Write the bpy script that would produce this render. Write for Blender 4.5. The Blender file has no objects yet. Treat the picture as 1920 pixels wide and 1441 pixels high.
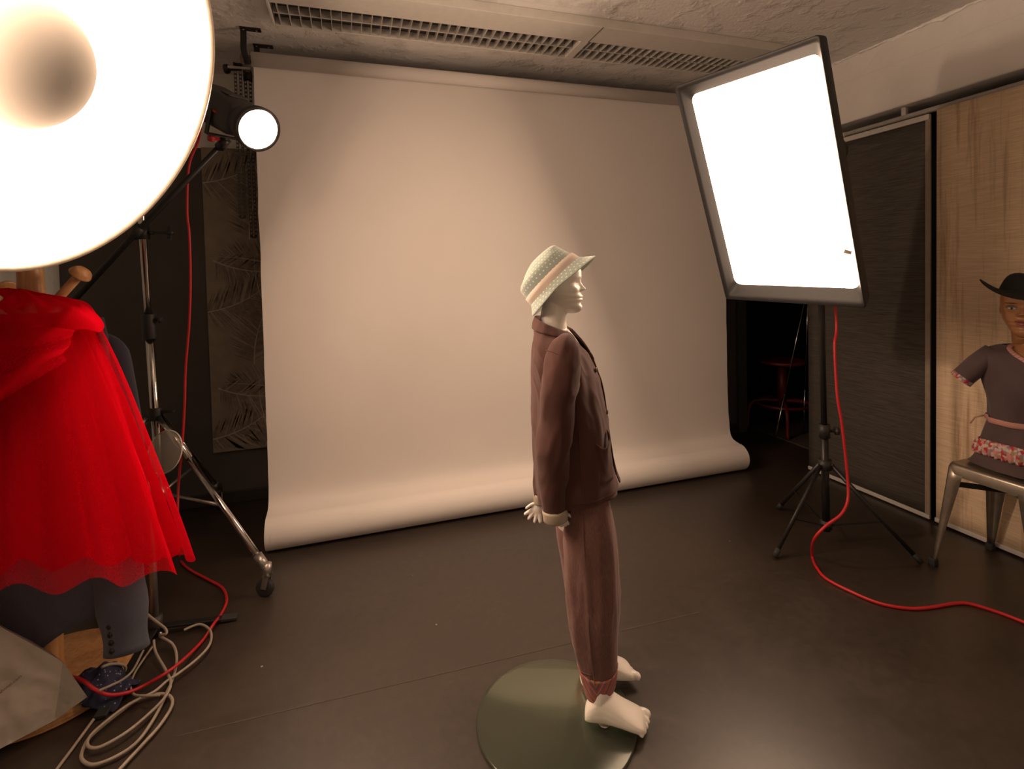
import bpy, bmesh, math, random
import numpy as np
from mathutils import Vector, Matrix, noise
V = Vector
PI = math.pi
random.seed(7)
SC = bpy.context.scene
COL = SC.collection

# ------------------------------------------------------------------ camera
YAW, PITCH, ROLL, FPX, PY, CAMH = 0.306893, 0.030409, 0.023288, 966.95, 541.68, 1.28
_f = V((math.sin(YAW)*math.cos(PITCH), math.cos(YAW)*math.cos(PITCH), -math.sin(PITCH)))
_r = V((math.cos(YAW), -math.sin(YAW), 0))
_d = _f.cross(_r)
CR = _r*math.cos(ROLL) + _d*math.sin(ROLL)
CD = -_r*math.sin(ROLL) + _d*math.cos(ROLL)
CO = V((0, 0, CAMH))
cam = bpy.data.cameras.new('camera')
co = bpy.data.objects.new('camera', cam)
COL.objects.link(co)
cam.sensor_fit = 'HORIZONTAL'
cam.sensor_width = 36.0
cam.lens = 36.0*FPX/1920
cam.shift_y = -(720.5-PY)/1920
cam.clip_start = 0.02
co.matrix_world = Matrix(((CR.x, -CD.x, -_f.x, 0), (CR.y, -CD.y, -_f.y, 0), (CR.z, -CD.z, -_f.z, CAMH), (0, 0, 0, 1)))
SC.camera = co


def ray(x, y): return CR*((x-960)/FPX) + CD*((y-PY)/FPX) + _f
def pz(x, y, z=0.0):
    d = ray(x, y); return CO + d*((z-CAMH)/d.z)
def pY(x, y, Y):
    d = ray(x, y); return CO + d*(Y/d.y)
def pX(x, y, X):
    d = ray(x, y); return CO + d*(X/d.x)
def pD(x, y, D): return CO + ray(x, y)*D


# ------------------------------------------------------------------ materials
def lin(c):
    return tuple(((v/255)/12.92 if v/255 <= 0.04045 else ((v/255+0.055)/1.055)**2.4) for v in c)


class NT:
    def __init__(s, name):
        s.m = bpy.data.materials.new(name); s.m.use_nodes = True
        s.t = s.m.node_tree; s.t.nodes.clear()
        s.out = s.t.nodes.new('ShaderNodeOutputMaterial')
    def n(s, typ, props=None, **ins):
        nd = s.t.nodes.new(typ)
        for k, v in (props or {}).items(): setattr(nd, k, v)
        for k, v in ins.items():
            key = int(k[1:]) if k[0] == 'i' and k[1:].isdigit() else k.replace('_', ' ')
            s.set(nd.inputs[key], v)
        return nd
    def set(s, inp, v):
        if isinstance(v, bpy.types.NodeSocket): s.t.links.new(v, inp)
        elif isinstance(v, bpy.types.Node): s.t.links.new(v.outputs[0], inp)
        else:
            if isinstance(v, (tuple, list)) and len(v) == 3 and inp.type == 'RGBA': v = (*v, 1)
            inp.default_value = v
    def math(s, op, a, b=0.0, c=0.0):
        nd = s.n('ShaderNodeMath', {'operation': op}); s.set(nd.inputs[0], a); s.set(nd.inputs[1], b); s.set(nd.inputs[2], c)
        return nd.outputs[0]
    def mix(s, fac, a, b, blend='MIX'):
        nd = s.n('ShaderNodeMix', {'data_type': 'RGBA', 'blend_type': blend})
        s.set(nd.inputs[0], fac); s.set(nd.inputs[6], a); s.set(nd.inputs[7], b)
        return nd.outputs[2]
    def coord(s, kind='Object', scale=(1, 1, 1), rot=(0, 0, 0)):
        c = s.n('ShaderNodeTexCoord')
        mp = s.n('ShaderNodeMapping'); s.t.links.new(c.outputs[kind], mp.inputs[0])
        mp.inputs['Scale'].default_value = scale; mp.inputs['Rotation'].default_value = rot
        return mp.outputs[0]
    def noise(s, vec, scale, detail=4, rough=0.55, dist=0.0):
        nd = s.n('ShaderNodeTexNoise', None, Scale=scale, Detail=detail, Roughness=rough, Distortion=dist)
        s.t.links.new(vec, nd.inputs['Vector']); return nd.outputs['Fac']
    def ramp(s, fac, stops, interp='LINEAR'):
        nd = s.n('ShaderNodeValToRGB'); nd.color_ramp.interpolation = interp
        e = nd.color_ramp.elements
        while len(e) > 1: e.remove(e[-1])
        e[0].position = stops[0][0]; e[0].color = (*stops[0][1], 1)
        for p, c in stops[1:]:
            q = e.new(p); q.color = (*c, 1)
        s.set(nd.inputs[0], fac); return nd.outputs[0]
    def bump(s, h, strength=0.3, dist=0.01):
        nd = s.n('ShaderNodeBump', None, Strength=strength, Distance=dist); s.set(nd.inputs['Height'], h)
        return nd.outputs[0]
    def bsdf(s, col, rough=0.6, metal=0.0, normal=None, **kw):
        nd = s.n('ShaderNodeBsdfPrincipled')
        s.set(nd.inputs['Base Color'], col); s.set(nd.inputs['Roughness'], rough); s.set(nd.inputs['Metallic'], metal)
        if normal is not None: s.set(nd.inputs['Normal'], normal)
        for k, v in kw.items(): s.set(nd.inputs[k.replace('_', ' ')], v)
        s.t.links.new(nd.outputs[0], s.out.inputs[0]); return nd
    def surf(s, sh): s.t.links.new(sh.outputs[0] if isinstance(sh, bpy.types.Node) else sh, s.out.inputs[0])


MATS = {}
def plain(name, col, rough=0.55, metal=0.0, var=0.12, nscale=30, bump=0.0, **kw):
    if name in MATS: return MATS[name]
    t = NT(name); c = t.coord()
    f = t.noise(c, nscale)
    a = tuple(max(0, x*(1-var)) for x in col); b = tuple(min(1, x*(1+var)) for x in col)
    colr = t.ramp(f, [(0.3, a), (0.7, b)])
    nr = t.bump(t.noise(c, nscale*4), bump, 0.004) if bump else None
    t.bsdf(colr, rough, metal, nr, **kw)
    MATS[name] = t.m; return t.m


def fabric(name, col, col2=None, scale=900, bump=0.25, rough=0.9, streak=None):
    t = NT(name); c = t.coord()
    col2 = col2 or tuple(x*0.7 for x in col)
    w = t.noise(t.coord('Object', streak or (1, 1, 1)), scale, 2)
    big = t.noise(c, 12, 3)
    f = t.math('ADD', t.math('MULTIPLY', w, 0.7), t.math('MULTIPLY', big, 0.3))
    colr = t.ramp(f, [(0.36, col2), (0.64, col)])
    t.bsdf(colr, rough, 0, t.bump(w, bump, 0.002), Sheen_Weight=0.15)
    MATS[name] = t.m; return t.m


def emis(name, col, strength):
    t = NT(name)
    e = t.n('ShaderNodeEmission', None, Color=col, Strength=strength)
    t.surf(e); MATS[name] = t.m; return t.m


# light colour: warm studio lamps
LC = (1.0, 0.685, 0.475)

# floor
t = NT('dark_linoleum'); c = t.coord()
n1 = t.noise(c, 2.2, 6, 0.65); n2 = t.noise(c, 34, 4, 0.6, 0.5); n3 = t.noise(t.coord('Object', (1, 6, 1), (0, 0, 0.6)), 24, 4, 0.7)
f = t.math('ADD', t.math('MULTIPLY', n1, 0.45), t.math('MULTIPLY', n2, 0.55))
colr = t.ramp(f, [(0.3, (0.021, 0.0145, 0.010)), (0.52, (0.034, 0.024, 0.017)), (0.75, (0.050, 0.037, 0.027))])
vor = t.n('ShaderNodeTexVoronoi', {'feature': 'F1'}, Scale=5.0); t.set(vor.inputs['Vector'], c)
speck = t.math('LESS_THAN', vor.outputs['Distance'], 0.018)
colr = t.mix(speck, colr, (0.34, 0.31, 0.27))
rg = t.ramp(n1, [(0.3, (0.33,)*3), (0.7, (0.44,)*3)])
sep = t.n('ShaderNodeSeparateXYZ'); t.set(sep.inputs[0], c)
t.bsdf(colr, rg, 0, t.bump(t.math('ADD', n3, t.math('MULTIPLY', n2, 0.6)), 0.035, 0.003), Specular_IOR_Level=0.65, Coat_Weight=0.3, Coat_Roughness=0.42)
M_floor = t.m

# painted rough concrete with board joints
def concrete(name, col, bscale=1.0, boards='Y', pitch=0.45):
    t = NT(name); c = t.coord()
    n1 = t.noise(c, 3, 4); n2 = t.noise(c, 55, 6, 0.7); n3 = t.noise(c, 9, 3)
    patch = t.ramp(n3, [(0.5, (0, 0, 0)), (0.68, (1, 1, 1))])
    sep = t.n('ShaderNodeSeparateXYZ'); t.set(sep.inputs[0], c)
    s = sep.outputs[boards]
    fr = t.math('FRACT', t.math('ADD', t.math('DIVIDE', s, pitch), t.math('MULTIPLY', t.noise(c, 5, 2), 0.02)))
    line = t.math('LESS_THAN', t.math('ABSOLUTE', t.math('SUBTRACT', fr, 0.5)), 0.016)
    h = t.math('ADD', t.math('MULTIPLY', t.math('MULTIPLY', n2, patch), 1.0), t.math('MULTIPLY', line, 0.5))
    h = t.math('ADD', h, t.math('MULTIPLY', n2, 0.25))
    colr = t.ramp(n1, [(0.3, tuple(x*0.93 for x in col)), (0.7, col)])
    colr = t.mix(t.math('MULTIPLY', line, 0.25), colr, tuple(x*0.8 for x in col))
    t.bsdf(colr, 0.85, 0, t.bump(h, 0.9*bscale, 0.014))
    return t.m
M_ceil = concrete('painted_concrete_ceiling', (0.82, 0.80, 0.78), 1.0, 'Y', 0.47)
M_beam = concrete('painted_concrete_beam', (0.76, 0.74, 0.71), 0.45, 'Z', 0.22)

t = NT('two_tone_wall_paint'); c = t.coord()
sep = t.n('ShaderNodeSeparateXYZ'); t.set(sep.inputs[0], c)
n1 = t.noise(c, 3, 4)
up = t.math('GREATER_THAN', sep.outputs['Z'], 2.02)
colr = t.mix(up, t.ramp(n1, [(0.3, (0.066, 0.060, 0.052)), (0.7, (0.086, 0.078, 0.068))]), (0.76, 0.74, 0.71))
t.bsdf(colr, 0.75, 0, t.bump(t.noise(c, 60, 5), 0.15, 0.006))
M_wall = t.m
M_black = plain('black_wall_paint', (0.016, 0.015, 0.014), 0.85)
M_white = plain('white_wall_paint', (0.85, 0.84, 0.82), 0.8, var=0.04, bump=0.1)
M_greywall = plain('grey_wall_paint', (0.74, 0.74, 0.71), 0.8, var=0.05)
M_skirt = plain('dark_skirting', (0.03, 0.027, 0.024), 0.5)

# paper
t = NT('backdrop_paper'); c = t.coord()
n1 = t.noise(c, 1.3, 4); n2 = t.noise(c, 160, 3)
sep = t.n('ShaderNodeSeparateXYZ'); t.set(sep.inputs[0], c)
colr = t.ramp(n1, [(0.3, (0.72, 0.685, 0.655)), (0.7, (0.77, 0.735, 0.705))])
st = t.noise(t.coord('Object', (1, 1, 0.7)), 7, 5, 0.7, 2.0)
low = t.ramp(sep.outputs['Z'], [(0.12, (1, 1, 1)), (0.5, (0, 0, 0))])
smudge = t.math('MULTIPLY', t.ramp(st, [(0.66, (0, 0, 0)), (0.76, (1, 1, 1))]), low)
colr = t.mix(t.math('MULTIPLY', smudge, 0.4), colr, (0.40, 0.29, 0.23))
wav = t.noise(t.coord('Object', (1.6, 1, 0.25)), 1.6, 2)
t.bsdf(colr, 0.85, 0, t.bump(t.math('ADD', t.math('MULTIPLY', n2, 0.02), wav), 0.25, 0.04), Specular_IOR_Level=0.25)
M_paper = t.m

# woven panel curtain fabrics
def woven(name, c1, c2, streaks=False):
    t = NT(name); c = t.coord()
    a = t.noise(t.coord('Object', (1, 5, 190)), 1.6, 4, 0.7)
    b = t.noise(t.coord('Object', (1, 14, 420)), 1.0, 3, 0.6)
    f = t.math('ADD', t.math('MULTIPLY', a, 0.6), t.math('MULTIPLY', b, 0.4))
    colr = t.ramp(f, [(0.36, c1), (0.64, c2)])
    if streaks:
        sv = t.noise(t.coord('Object', (1, 13, 0.7)), 1.5, 4, 0.65)
        sep = t.n('ShaderNodeSeparateXYZ'); t.set(sep.inputs[0], c)
        hi = t.ramp(sep.outputs['Z'], [(0.9, (0, 0, 0)), (0.999, (1, 1, 1))])
        colr = t.mix(t.math('MULTIPLY', t.ramp(sv, [(0.52, (0, 0, 0)), (0.66, (1, 1, 1))]), 0.55), colr, (0.30, 0.15, 0.055))
    t.bsdf(colr, 0.8, 0, t.bump(f, 0.3, 0.003))
    return t.m
M_wdark = woven('dark_woven_fabric', (0.022, 0.019, 0.016), (0.085, 0.074, 0.060))
M_wbeige = woven('beige_woven_fabric', (0.60, 0.445, 0.29), (0.84, 0.67, 0.47), True)
M_alu = plain('painted_aluminium', (0.50, 0.48, 0.45), 0.4, var=0.05)
M_edge = plain('beige_edge_strip', (0.26, 0.21, 0.155), 0.6)

M_blackmetal = plain('black_steel', (0.018, 0.017, 0.016), 0.4, 0.3)
M_blackplast = plain('black_plastic', (0.02, 0.019, 0.018), 0.5)
M_blackfab = plain('black_softbox_nylon', (0.0105, 0.0105, 0.011), 0.55, bump=0.1)
M_chrome = plain('chrome', (0.62, 0.60, 0.57), 0.16, 1.0, var=0.04)
M_steel = plain('dull_silver_tube', (0.42, 0.40, 0.37), 0.38, 0.9)
M_rubber = plain('black_rubber', (0.02, 0.02, 0.02), 0.7)
M_red = plain('red_cable_sheath', (0.50, 0.012, 0.018), 0.45, var=0.05)
M_redplast = plain('red_plastic', (0.45, 0.02, 0.025), 0.4)
M_redpaint = plain('red_painted_steel', (0.13, 0.010, 0.008), 0.45)
M_grey = plain('grey_cable_sheath', (0.34, 0.29, 0.23), 0.5)
M_wood = None
t = NT('beech_wood'); c = t.coord('Object', (9, 9, 0.8))
g = t.noise(c, 6, 4, 0.6, 0.6)
t.bsdf(t.ramp(g, [(0.3, (0.42, 0.20, 0.075)), (0.7, (0.60, 0.33, 0.14))]), 0.38, 0)
M_wood = t.m
M_whitepaint = plain('off_white_paint', (0.62, 0.60, 0.56), 0.5, var=0.04)
M_gloss = plain('glossy_cream_mannequin', (0.86, 0.82, 0.75), 0.36, var=0.02, Coat_Weight=0.12, Coat_Roughness=0.25)

# ------------------------------------------------------------------ mesh helpers
def new_empty(name, loc=(0, 0, 0)):
    o = bpy.data.objects.new(name, None); COL.objects.link(o); o.location = loc
    o.empty_display_size = 0.05
    return o


def tag(o, label=None, cat=None, group=None, kind=None):
    if label: o['label'] = label
    if cat: o['category'] = cat
    if group: o['group'] = group
    if kind: o['kind'] = kind
    return o


def thing(name, label, cat, loc=(0, 0, 0), group=None):
    return tag(new_empty(name, loc), label, cat, group)


def frames(path, up=None, closed=False):
    n = len(path); T = []
    for i in range(n):
        if closed: d = path[(i+1) % n]-path[i-1]
        else: d = path[min(i+1, n-1)]-path[max(i-1, 0)]
        T.append(d.normalized() if d.length > 1e-9 else V((0, 0, 1)))
    a = up if up is not None else (V((0, 0, 1)) if abs(T[0].z) < 0.9 else V((1, 0, 0)))
    N = []
    for i in range(n):
        a = a - T[i]*a.dot(T[i])
        if a.length < 1e-6: a = T[i].orthogonal()
        a = a.normalized(); N.append(a.copy())
    return T, N


def smooth_path(pts, sub=8, closed=False):
    """Catmull-Rom through points (tuples of any length)."""
    P = [np.array(p, float) for p in pts]; n = len(P); out = []
    m = n if closed else n-1
    for i in range(m):
        if closed: a, b, c, d = P[i-1], P[i], P[(i+1) % n], P[(i+2) % n]
        else: a, b, c, d = P[max(i-1, 0)], P[i], P[i+1], P[min(i+2, n-1)]
        for k in range(sub):
            s = k/sub
            out.append(0.5*((2*b)+(c-a)*s+(2*a-5*b+4*c-d)*s*s+(3*b-a-3*c+d)*s**3))
    if not closed: out.append(P[-1])
    return out


class MB:
    def __init__(s):
        s.bm = bmesh.new(); s.uv = s.bm.loops.layers.uv.new('UVMap'); s.mi = 0
    def face(s, vs, uvs=None):
        try: f = s.bm.faces.new(vs)
        except ValueError: return None
        f.smooth = True; f.material_index = s.mi
        if uvs:
            for l, q in zip(f.loops, uvs): l[s.uv].uv = q
        return f
    def loft(s, rings, cap0=True, cap1=True, closed=True):
        R = [[s.bm.verts.new(p) for p in r] for r in rings]
        n = len(R[0]); m = n if closed else n-1
        for i in range(len(R)-1):
            for j in range(m):
                k = (j+1) % n
                u0, u1 = j/m, (j+1)/m; v0, v1 = i/(len(R)-1), (i+1)/(len(R)-1)
                s.face((R[i][j], R[i][k], R[i+1][k], R[i+1][j]), ((u0, v0), (u1, v0), (u1, v1), (u0, v1)))
        if closed and cap0: s.face(list(reversed(R[0])))
        if closed and cap1: s.face(R[-1])
        return R
    def tube(s, path, r, n=12, caps=True, up=None, closed=False, sx=1.0, sy=1.0):
        path = [V(p) for p in path]
        T, N = frames(path, up, closed)
        rings = []
        for i, p in enumerate(path):
            rr = r[i] if hasattr(r, '__len__') else r
            B = T[i].cross(N[i])
            rings.append([p + N[i]*(rr*sx*math.cos(2*PI*k/n)) + B*(rr*sy*math.sin(2*PI*k/n)) for k in range(n)])
        if closed:
            R = [[s.bm.verts.new(p) for p in q] for q in rings]
            for i in range(len(R)):
                a, b = R[i], R[(i+1) % len(R)]
                for k in range(n): s.face((a[k], a[(k+1) % n], b[(k+1) % n], b[k]))
        else: s.loft(rings, caps, caps)
    def box(s, c, x, y, z):
        """centre and three half-extent vectors."""
        c, x, y, z = V(c), V(x), V(y), V(z)
        vs = [s.bm.verts.new(c + x*a + y*b + z*d) for a in (-1, 1) for b in (-1, 1) for d in (-1, 1)]
        for q in ((0, 1, 3, 2), (4, 6, 7, 5), (0, 4, 5, 1), (2, 3, 7, 6), (0, 2, 6, 4), (1, 5, 7, 3)):
            f = s.face([vs[i] for i in q], ((0, 0), (1, 0), (1, 1), (0, 1)))
            if f: f.smooth = False
    def abox(s, x0, x1, y0, y1, z0, z1):
        s.box(((x0+x1)/2, (y0+y1)/2, (z0+z1)/2), ((x1-x0)/2, 0, 0), (0, (y1-y0)/2, 0), (0, 0, (z1-z0)/2))
    def bar(s, a, b, w, h, up=(0, 0, 1)):
        a, b = V(a), V(b); d = b-a; t_ = d.normalized(); u = V(up); u = (u-t_*u.dot(t_))
        u = u.normalized() if u.length > 1e-6 else t_.orthogonal().normalized()
        s.box((a+b)/2, d/2, u.cross(t_)*(w/2), u*(h/2))
    def lathe(s, c, axis, prof, n=32, a0=0, a1=2*PI):
        """prof: list of (radius, distance along axis)."""
        c = V(c); ax = V(axis).normalized(); u = ax.orthogonal().normalized(); w = ax.cross(u)
        full = abs(a1-a0-2*PI) < 1e-6
        k = n if full else n+1
        rings = [[c + ax*h + (u*math.cos(a0+(a1-a0)*j/n) + w*math.sin(a0+(a1-a0)*j/n))*max(r, 1e-5) for j in range(k)] for r, h in prof]
        s.loft(rings, False, False, full)
    def ell(s, c, x, y, z, nu=20, nv=12):
        c, x, y, z = V(c), V(x), V(y), V(z)
        rings = []
        for i in range(nv+1):
            a = -PI/2+PI*i/nv; a = max(min(a, PI/2-0.02), -PI/2+0.02)
            rings.append([c + z*math.sin(a) + (x*math.cos(2*PI*k/nu)+y*math.sin(2*PI*k/nu))*math.cos(a) for k in range(nu)])
        s.loft(rings)
    def grid(s, fn, nu, nv):
        R = [[s.bm.verts.new(fn(i/nu, j/nv)) for i in range(nu+1)] for j in range(nv+1)]
        for j in range(nv):
            for i in range(nu):
                s.face((R[j][i], R[j][i+1], R[j+1][i+1], R[j+1][i]), ((i/nu, j/nv), ((i+1)/nu, j/nv), ((i+1)/nu, (j+1)/nv), (i/nu, (j+1)/nv)))
    def build(s, name, mat, parent=None, sub=0, solid=0, bevel=0, remesh=0, smooth_it=0, flat=False, weld=False):
        if weld: bmesh.ops.remove_doubles(s.bm, verts=s.bm.verts, dist=1e-5)
        bmesh.ops.recalc_face_normals(s.bm, faces=s.bm.faces)
        if flat:
            for f in s.bm.faces: f.smooth = False
        me = bpy.data.meshes.new(name); s.bm.to_mesh(me); s.bm.free()
        o = bpy.data.objects.new(name, me); COL.objects.link(o)
        for m in (mat if isinstance(mat, (list, tuple)) else [mat]): me.materials.append(m)
        if parent is not None:
            o.parent = parent
            o.matrix_parent_inverse = Matrix.Translation(-parent.location)   # parts sit at the origin, roots carry the place
        if remesh:
            md = o.modifiers.new('rm', 'REMESH'); md.mode = 'VOXEL'; md.voxel_size = remesh; md.use_smooth_shade = True
            if smooth_it:
                md = o.modifiers.new('sm', 'SMOOTH'); md.factor = 0.5; md.iterations = smooth_it
        if bevel:
            md = o.modifiers.new('bv', 'BEVEL'); md.width = bevel; md.segments = 3; md.limit_method = 'ANGLE'; md.angle_limit = 0.6
        if sub:
            md = o.modifiers.new('ss', 'SUBSURF'); md.levels = sub; md.render_levels = sub
        if solid:
            md = o.modifiers.new('so', 'SOLIDIFY'); md.thickness = solid; md.offset = 0
        return o


def structure(o):
    o['kind'] = 'structure'; return o


# ================================================================== ROOM
CEIL = 2.44
BY = 3.29     # back wall
b = MB(); b.abox(-1.9, 4.3, -2.6, 4.4, -0.1, 0); structure(b.build('floor', M_floor))
b = MB(); b.abox(-1.9, 4.3, -2.6, 4.4, CEIL, CEIL+0.12); structure(b.build('ceiling', M_ceil))
b = MB(); b.abox(-1.9, 2.93, BY, BY+0.12, 0, CEIL); structure(b.build('wall_back', M_wall))
b = MB(); b.abox(-1.56, -1.44, -2.6, BY, 0, CEIL); structure(b.build('wall_left', M_greywall))
b = MB(); b.abox(-1.9, 4.3, -1.7, -1.6, 0, CEIL); structure(b.build('wall_front', M_white))  # unseen wall, set close behind the camera and white for more bounce light
b = MB(); b.abox(2.735, 2.93, -1.6, 0.5, 0, 2.082); structure(b.build('wall_bounce', M_white))  # unseen white wall added to bounce light back from the right
b = MB(); b.abox(4.2, 4.3, -2.6, 4.4, 0, CEIL); structure(b.build('wall_right', M_black))
b = MB(); b.abox(2.93, 4.3, 4.3, 4.4, 0, CEIL); structure(b.build('wall_alcove', M_black))
b = MB(); b.abox(2.70, 3.0, -2.6, BY, 2.082, CEIL)
structure(b.build('trim_1', M_beam, bevel=0.008))
b = MB()
def plaster(u, v):
    y = -0.4+3.2*u
    a = PI/2*v
    r = 0.010+0.016*max(0, noise.noise(V((y*9, v*2, 1))))+0.012*noise.noise(V((y*38, v*4, 5)))
    return V((2.702-r*math.cos(a), y, 2.442-r*math.sin(a)))
b.grid(plaster, 420, 6); structure(b.build('trim_5', M_white))
b = MB(); b.abox(-1.44, 2.90, BY-0.015, BY, 0, 0.07); structure(b.build('baseboard_back', M_skirt, bevel=0.004))
# grey green edge panel of the back wall beside the opening
t_ = plain('dark_olive_paint', (0.05, 0.046, 0.034), 0.7)
b = MB(); b.abox(2.86, 2.94, BY-0.03, BY+0.13, 0, CEIL); structure(b.build('trim_2', t_, bevel=0.004))
# floor joint lines of the linoleum: a welded seam
mseam = plain('floor_seam', (0.055, 0.042, 0.030), 0.5)
b = MB()
p0, p1 = pz(740, 1283), pz(1250, 1162); dd = (p1-p0).normalized()
b.bar(p0-dd*0.6+V((0, 0, 0.0003)), p1+dd*0.15+V((0, 0, 0.0003)), 0.004, 0.0008)
structure(b.build('trim_3', mseam))
# raised threshold of the alcove floor
b = MB()
p0, p1 = pz(1426, 802), pz(1531, 855)
b.box(((p0+p1)/2)+V((0.35, 0.05, 0.004)), (0.35, 0, 0), (0, 0.33, 0), (0, 0, 0.004))
structure(b.build('trim_4', plain('alcove_floor', (0.07, 0.055, 0.04), 0.6)))

# ------------------------------------------------------------------ ceiling lamp with louvres
lf = thing('ceiling_louvre_light', 'long off-white recessed ceiling strip light with two louvred sections', 'ceiling light', (1.0, 2.45, CEIL))
mlouv = plain('painted_louvre_metal', (0.55, 0.53, 0.50), 0.35, 0.2, var=0.04)
fx0, fx1 = -0.272, 2.36
yA, yB, yC = 2.155, 2.312, 2.508
b = MB()
b.abox(fx0, fx1, yA, yB, CEIL-0.042, CEIL)            # flat cover plate
b.abox(fx0, fx1, yC, yC+0.012, CEIL-0.042, CEIL)
b.abox(fx0-0.012, fx0, yA, yC+0.012, CEIL-0.042, CEIL)
b.abox(fx1, fx1+0.012, yA, yC+0.012, CEIL-0.042, CEIL)
b.build('frame', M_whitepaint, lf, bevel=0.003)
b = MB(); b.abox(1.112, 1.155, yB, yC, CEIL-0.044, CEIL); b.build('divider', M_whitepaint, lf, bevel=0.003)
b = MB(); b.abox(1.150, 1.154, yA, yB, CEIL-0.0432, CEIL-0.040); b.build('joint', plain('joint_gap', (0.12, 0.11, 0.1), 0.8), lf)
b = MB(); b.abox(fx0, fx1, yB, yC, CEIL-0.004, CEIL-0.001); b.build('reflector', plain('dark_reflector', (0.10, 0.095, 0.09), 0.4, 0.4), lf)
for x0, x1 in ((fx0+0.005, 1.11), (1.157, fx1-0.005)):
    b = MB(); x = x0+0.02
    ym = (yB+yC)/2
    while x < x1-0.01:
        for (ya, yb) in ((yB, ym-0.004), (ym+0.004, yC)):
            b.box((x, (ya+yb)/2, CEIL-0.023), (0.0010, 0, 0), (0, (yb-ya)/2, 0), (0, 0, 0.017))
        x += 0.0425
    b.box(((x0+x1)/2, ym, CEIL-0.018), ((x1-x0)/2, 0, 0), (0, 0.0045, 0), (0, 0, 0.016))
    b.build('louvre', mlouv, lf)

# ------------------------------------------------------------------ paper backdrop
bp = thing('paper_backdrop', 'wide beige studio paper backdrop hanging from ceiling and rolled up on floor', 'backdrop', (0.97, 2.78, 0))
PX0, PX1 = -0.405, 2.352
rc = V((0, 2.663, 0.080))
prof = [(2.785, 2.335), (2.783, 1.8), (2.782, 1.2), (2.779, 0.7), (2.774, 0.42), (2.767, 0.29), (2.758, 0.222), (2.743, 0.186), (2.718, 0.168)]
for k in range(0, 10):
    a = math.radians(-6+k*18)
    prof.append((rc.y-0.0795*math.sin(a), rc.z+0.0795*math.cos(a)))
prof = [(y, max(z, 0.003)) for y, z in smooth_path(prof, 6)]
b = MB()
def paper_pt(u, v):
    f_ = v*(len(prof)-1); i = min(int(f_), len(prof)-2); s_ = f_-i
    y = prof[i][0]*(1-s_)+prof[i+1][0]*s_; z = prof[i][1]*(1-s_)+prof[i+1][1]*s_
    x = PX0+(PX1-PX0)*u
    y += 0.02*(u-0.5)
    w = 0.012*noise.noise(V((x*1.3, 0.3, z*0.4))) * min(1, max(0, (2.3-z)/0.4)) * min(1, max(0.15, z))
    y += w
    e = 0.004*noise.noise(V((0, u*3, z*9)))*(1 if u < 0.02 or u > 0.98 else 0)
    return V((x+e, y, z))
b.grid(paper_pt, 60, len(prof)-1)
b.build('paper_sheet', M_paper, bp)
b = MB()
nt = 3*26
sp = []
for k in range(nt):
    a = 2*PI*k/26; r = 0.030+0.044*k/nt
    sp.append((r*math.cos(a), r*math.sin(a)))
def spir(u, v):
    k = int(round(u*(nt-1)))
    x = PX0+0.002+(PX1-PX0-0.004)*v
    return V((x + 0.003*noise.noise(V((k*0.6, v*2, 0))), rc.y+0.02*(v-0.5)+sp[k][0]*1.05, rc.z+sp[k][1]))
b.grid(spir, nt-1, 6)
b.build('floor_roll', M_paper, bp)
b = MB()
b.tube([V((PX0-0.002, 2.752, 2.332)), V((PX1+0.0, 2.772, 2.336))], 0.034, 28)
b.build('top_roll', M_paper, bp)
b = MB(); b.tube([V((PX0-0.05, 2.7515, 2.332)), V((PX0-0.004, 2.752, 2.332))], 0.018, 18)
b.build('core_tube', plain('cardboard_core', (0.30, 0.2, 0.12), 0.8), bp)

# ceiling hooks that carry the backdrop rolls
def hook(name, label, px, py, drop):
    p = pz(px, py, CEIL)
    h = thing(name, label, 'hook', p, 'ceiling hooks of the backdrop')
    b = MB()
    b.box(p+V((0.03, 0.0, -0.004)), (0.045, 0, 0), (0, 0.016, 0), (0, 0, 0.004))
    b.build('mounting_plate', M_blackmetal, h, bevel=0.002)
    b = MB()
    path = smooth_path([(p.x, p.y, CEIL-0.004), (p.x, p.y, CEIL-0.04), (p.x-0.002, p.y+0.004, CEIL-drop*0.75), (p.x+0.004, p.y+0.02, CEIL-drop), (p.x+0.004, p.y+0.06, CEIL-drop-0.01), (p.x+0.004, p.y+0.085, CEIL-drop+0.03)], 6)
    T, N = frames([V(q) for q in path], V((1, 0, 0)))
    b.loft([[V(q)+N[i]*(0.013*sx)+T[i].cross(N[i])*(0.0035*sy) for sx, sy in ((-1, -1), (1, -1), (1, 1), (-1, 1))] for i, q in enumerate(path)])
    b.build('arm', M_blackmetal, h, bevel=0.001)
    for dx in (0.055, 0.0):
        b = MB(); b.ell(p+V((dx, 0, -0.009)), (0.006, 0, 0), (0, 0.006, 0), (0, 0, 0.003), 10, 6); b.build('screw', M_chrome, h)
    return h
hook('ceiling_hook', 'black steel ceiling hook nearest the camera, above paper roll end', 456, 52, 0.13)
hook('ceiling_hook', 'black steel ceiling hook further back, just behind paper roll end', 481, 84, 0.12)


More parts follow.
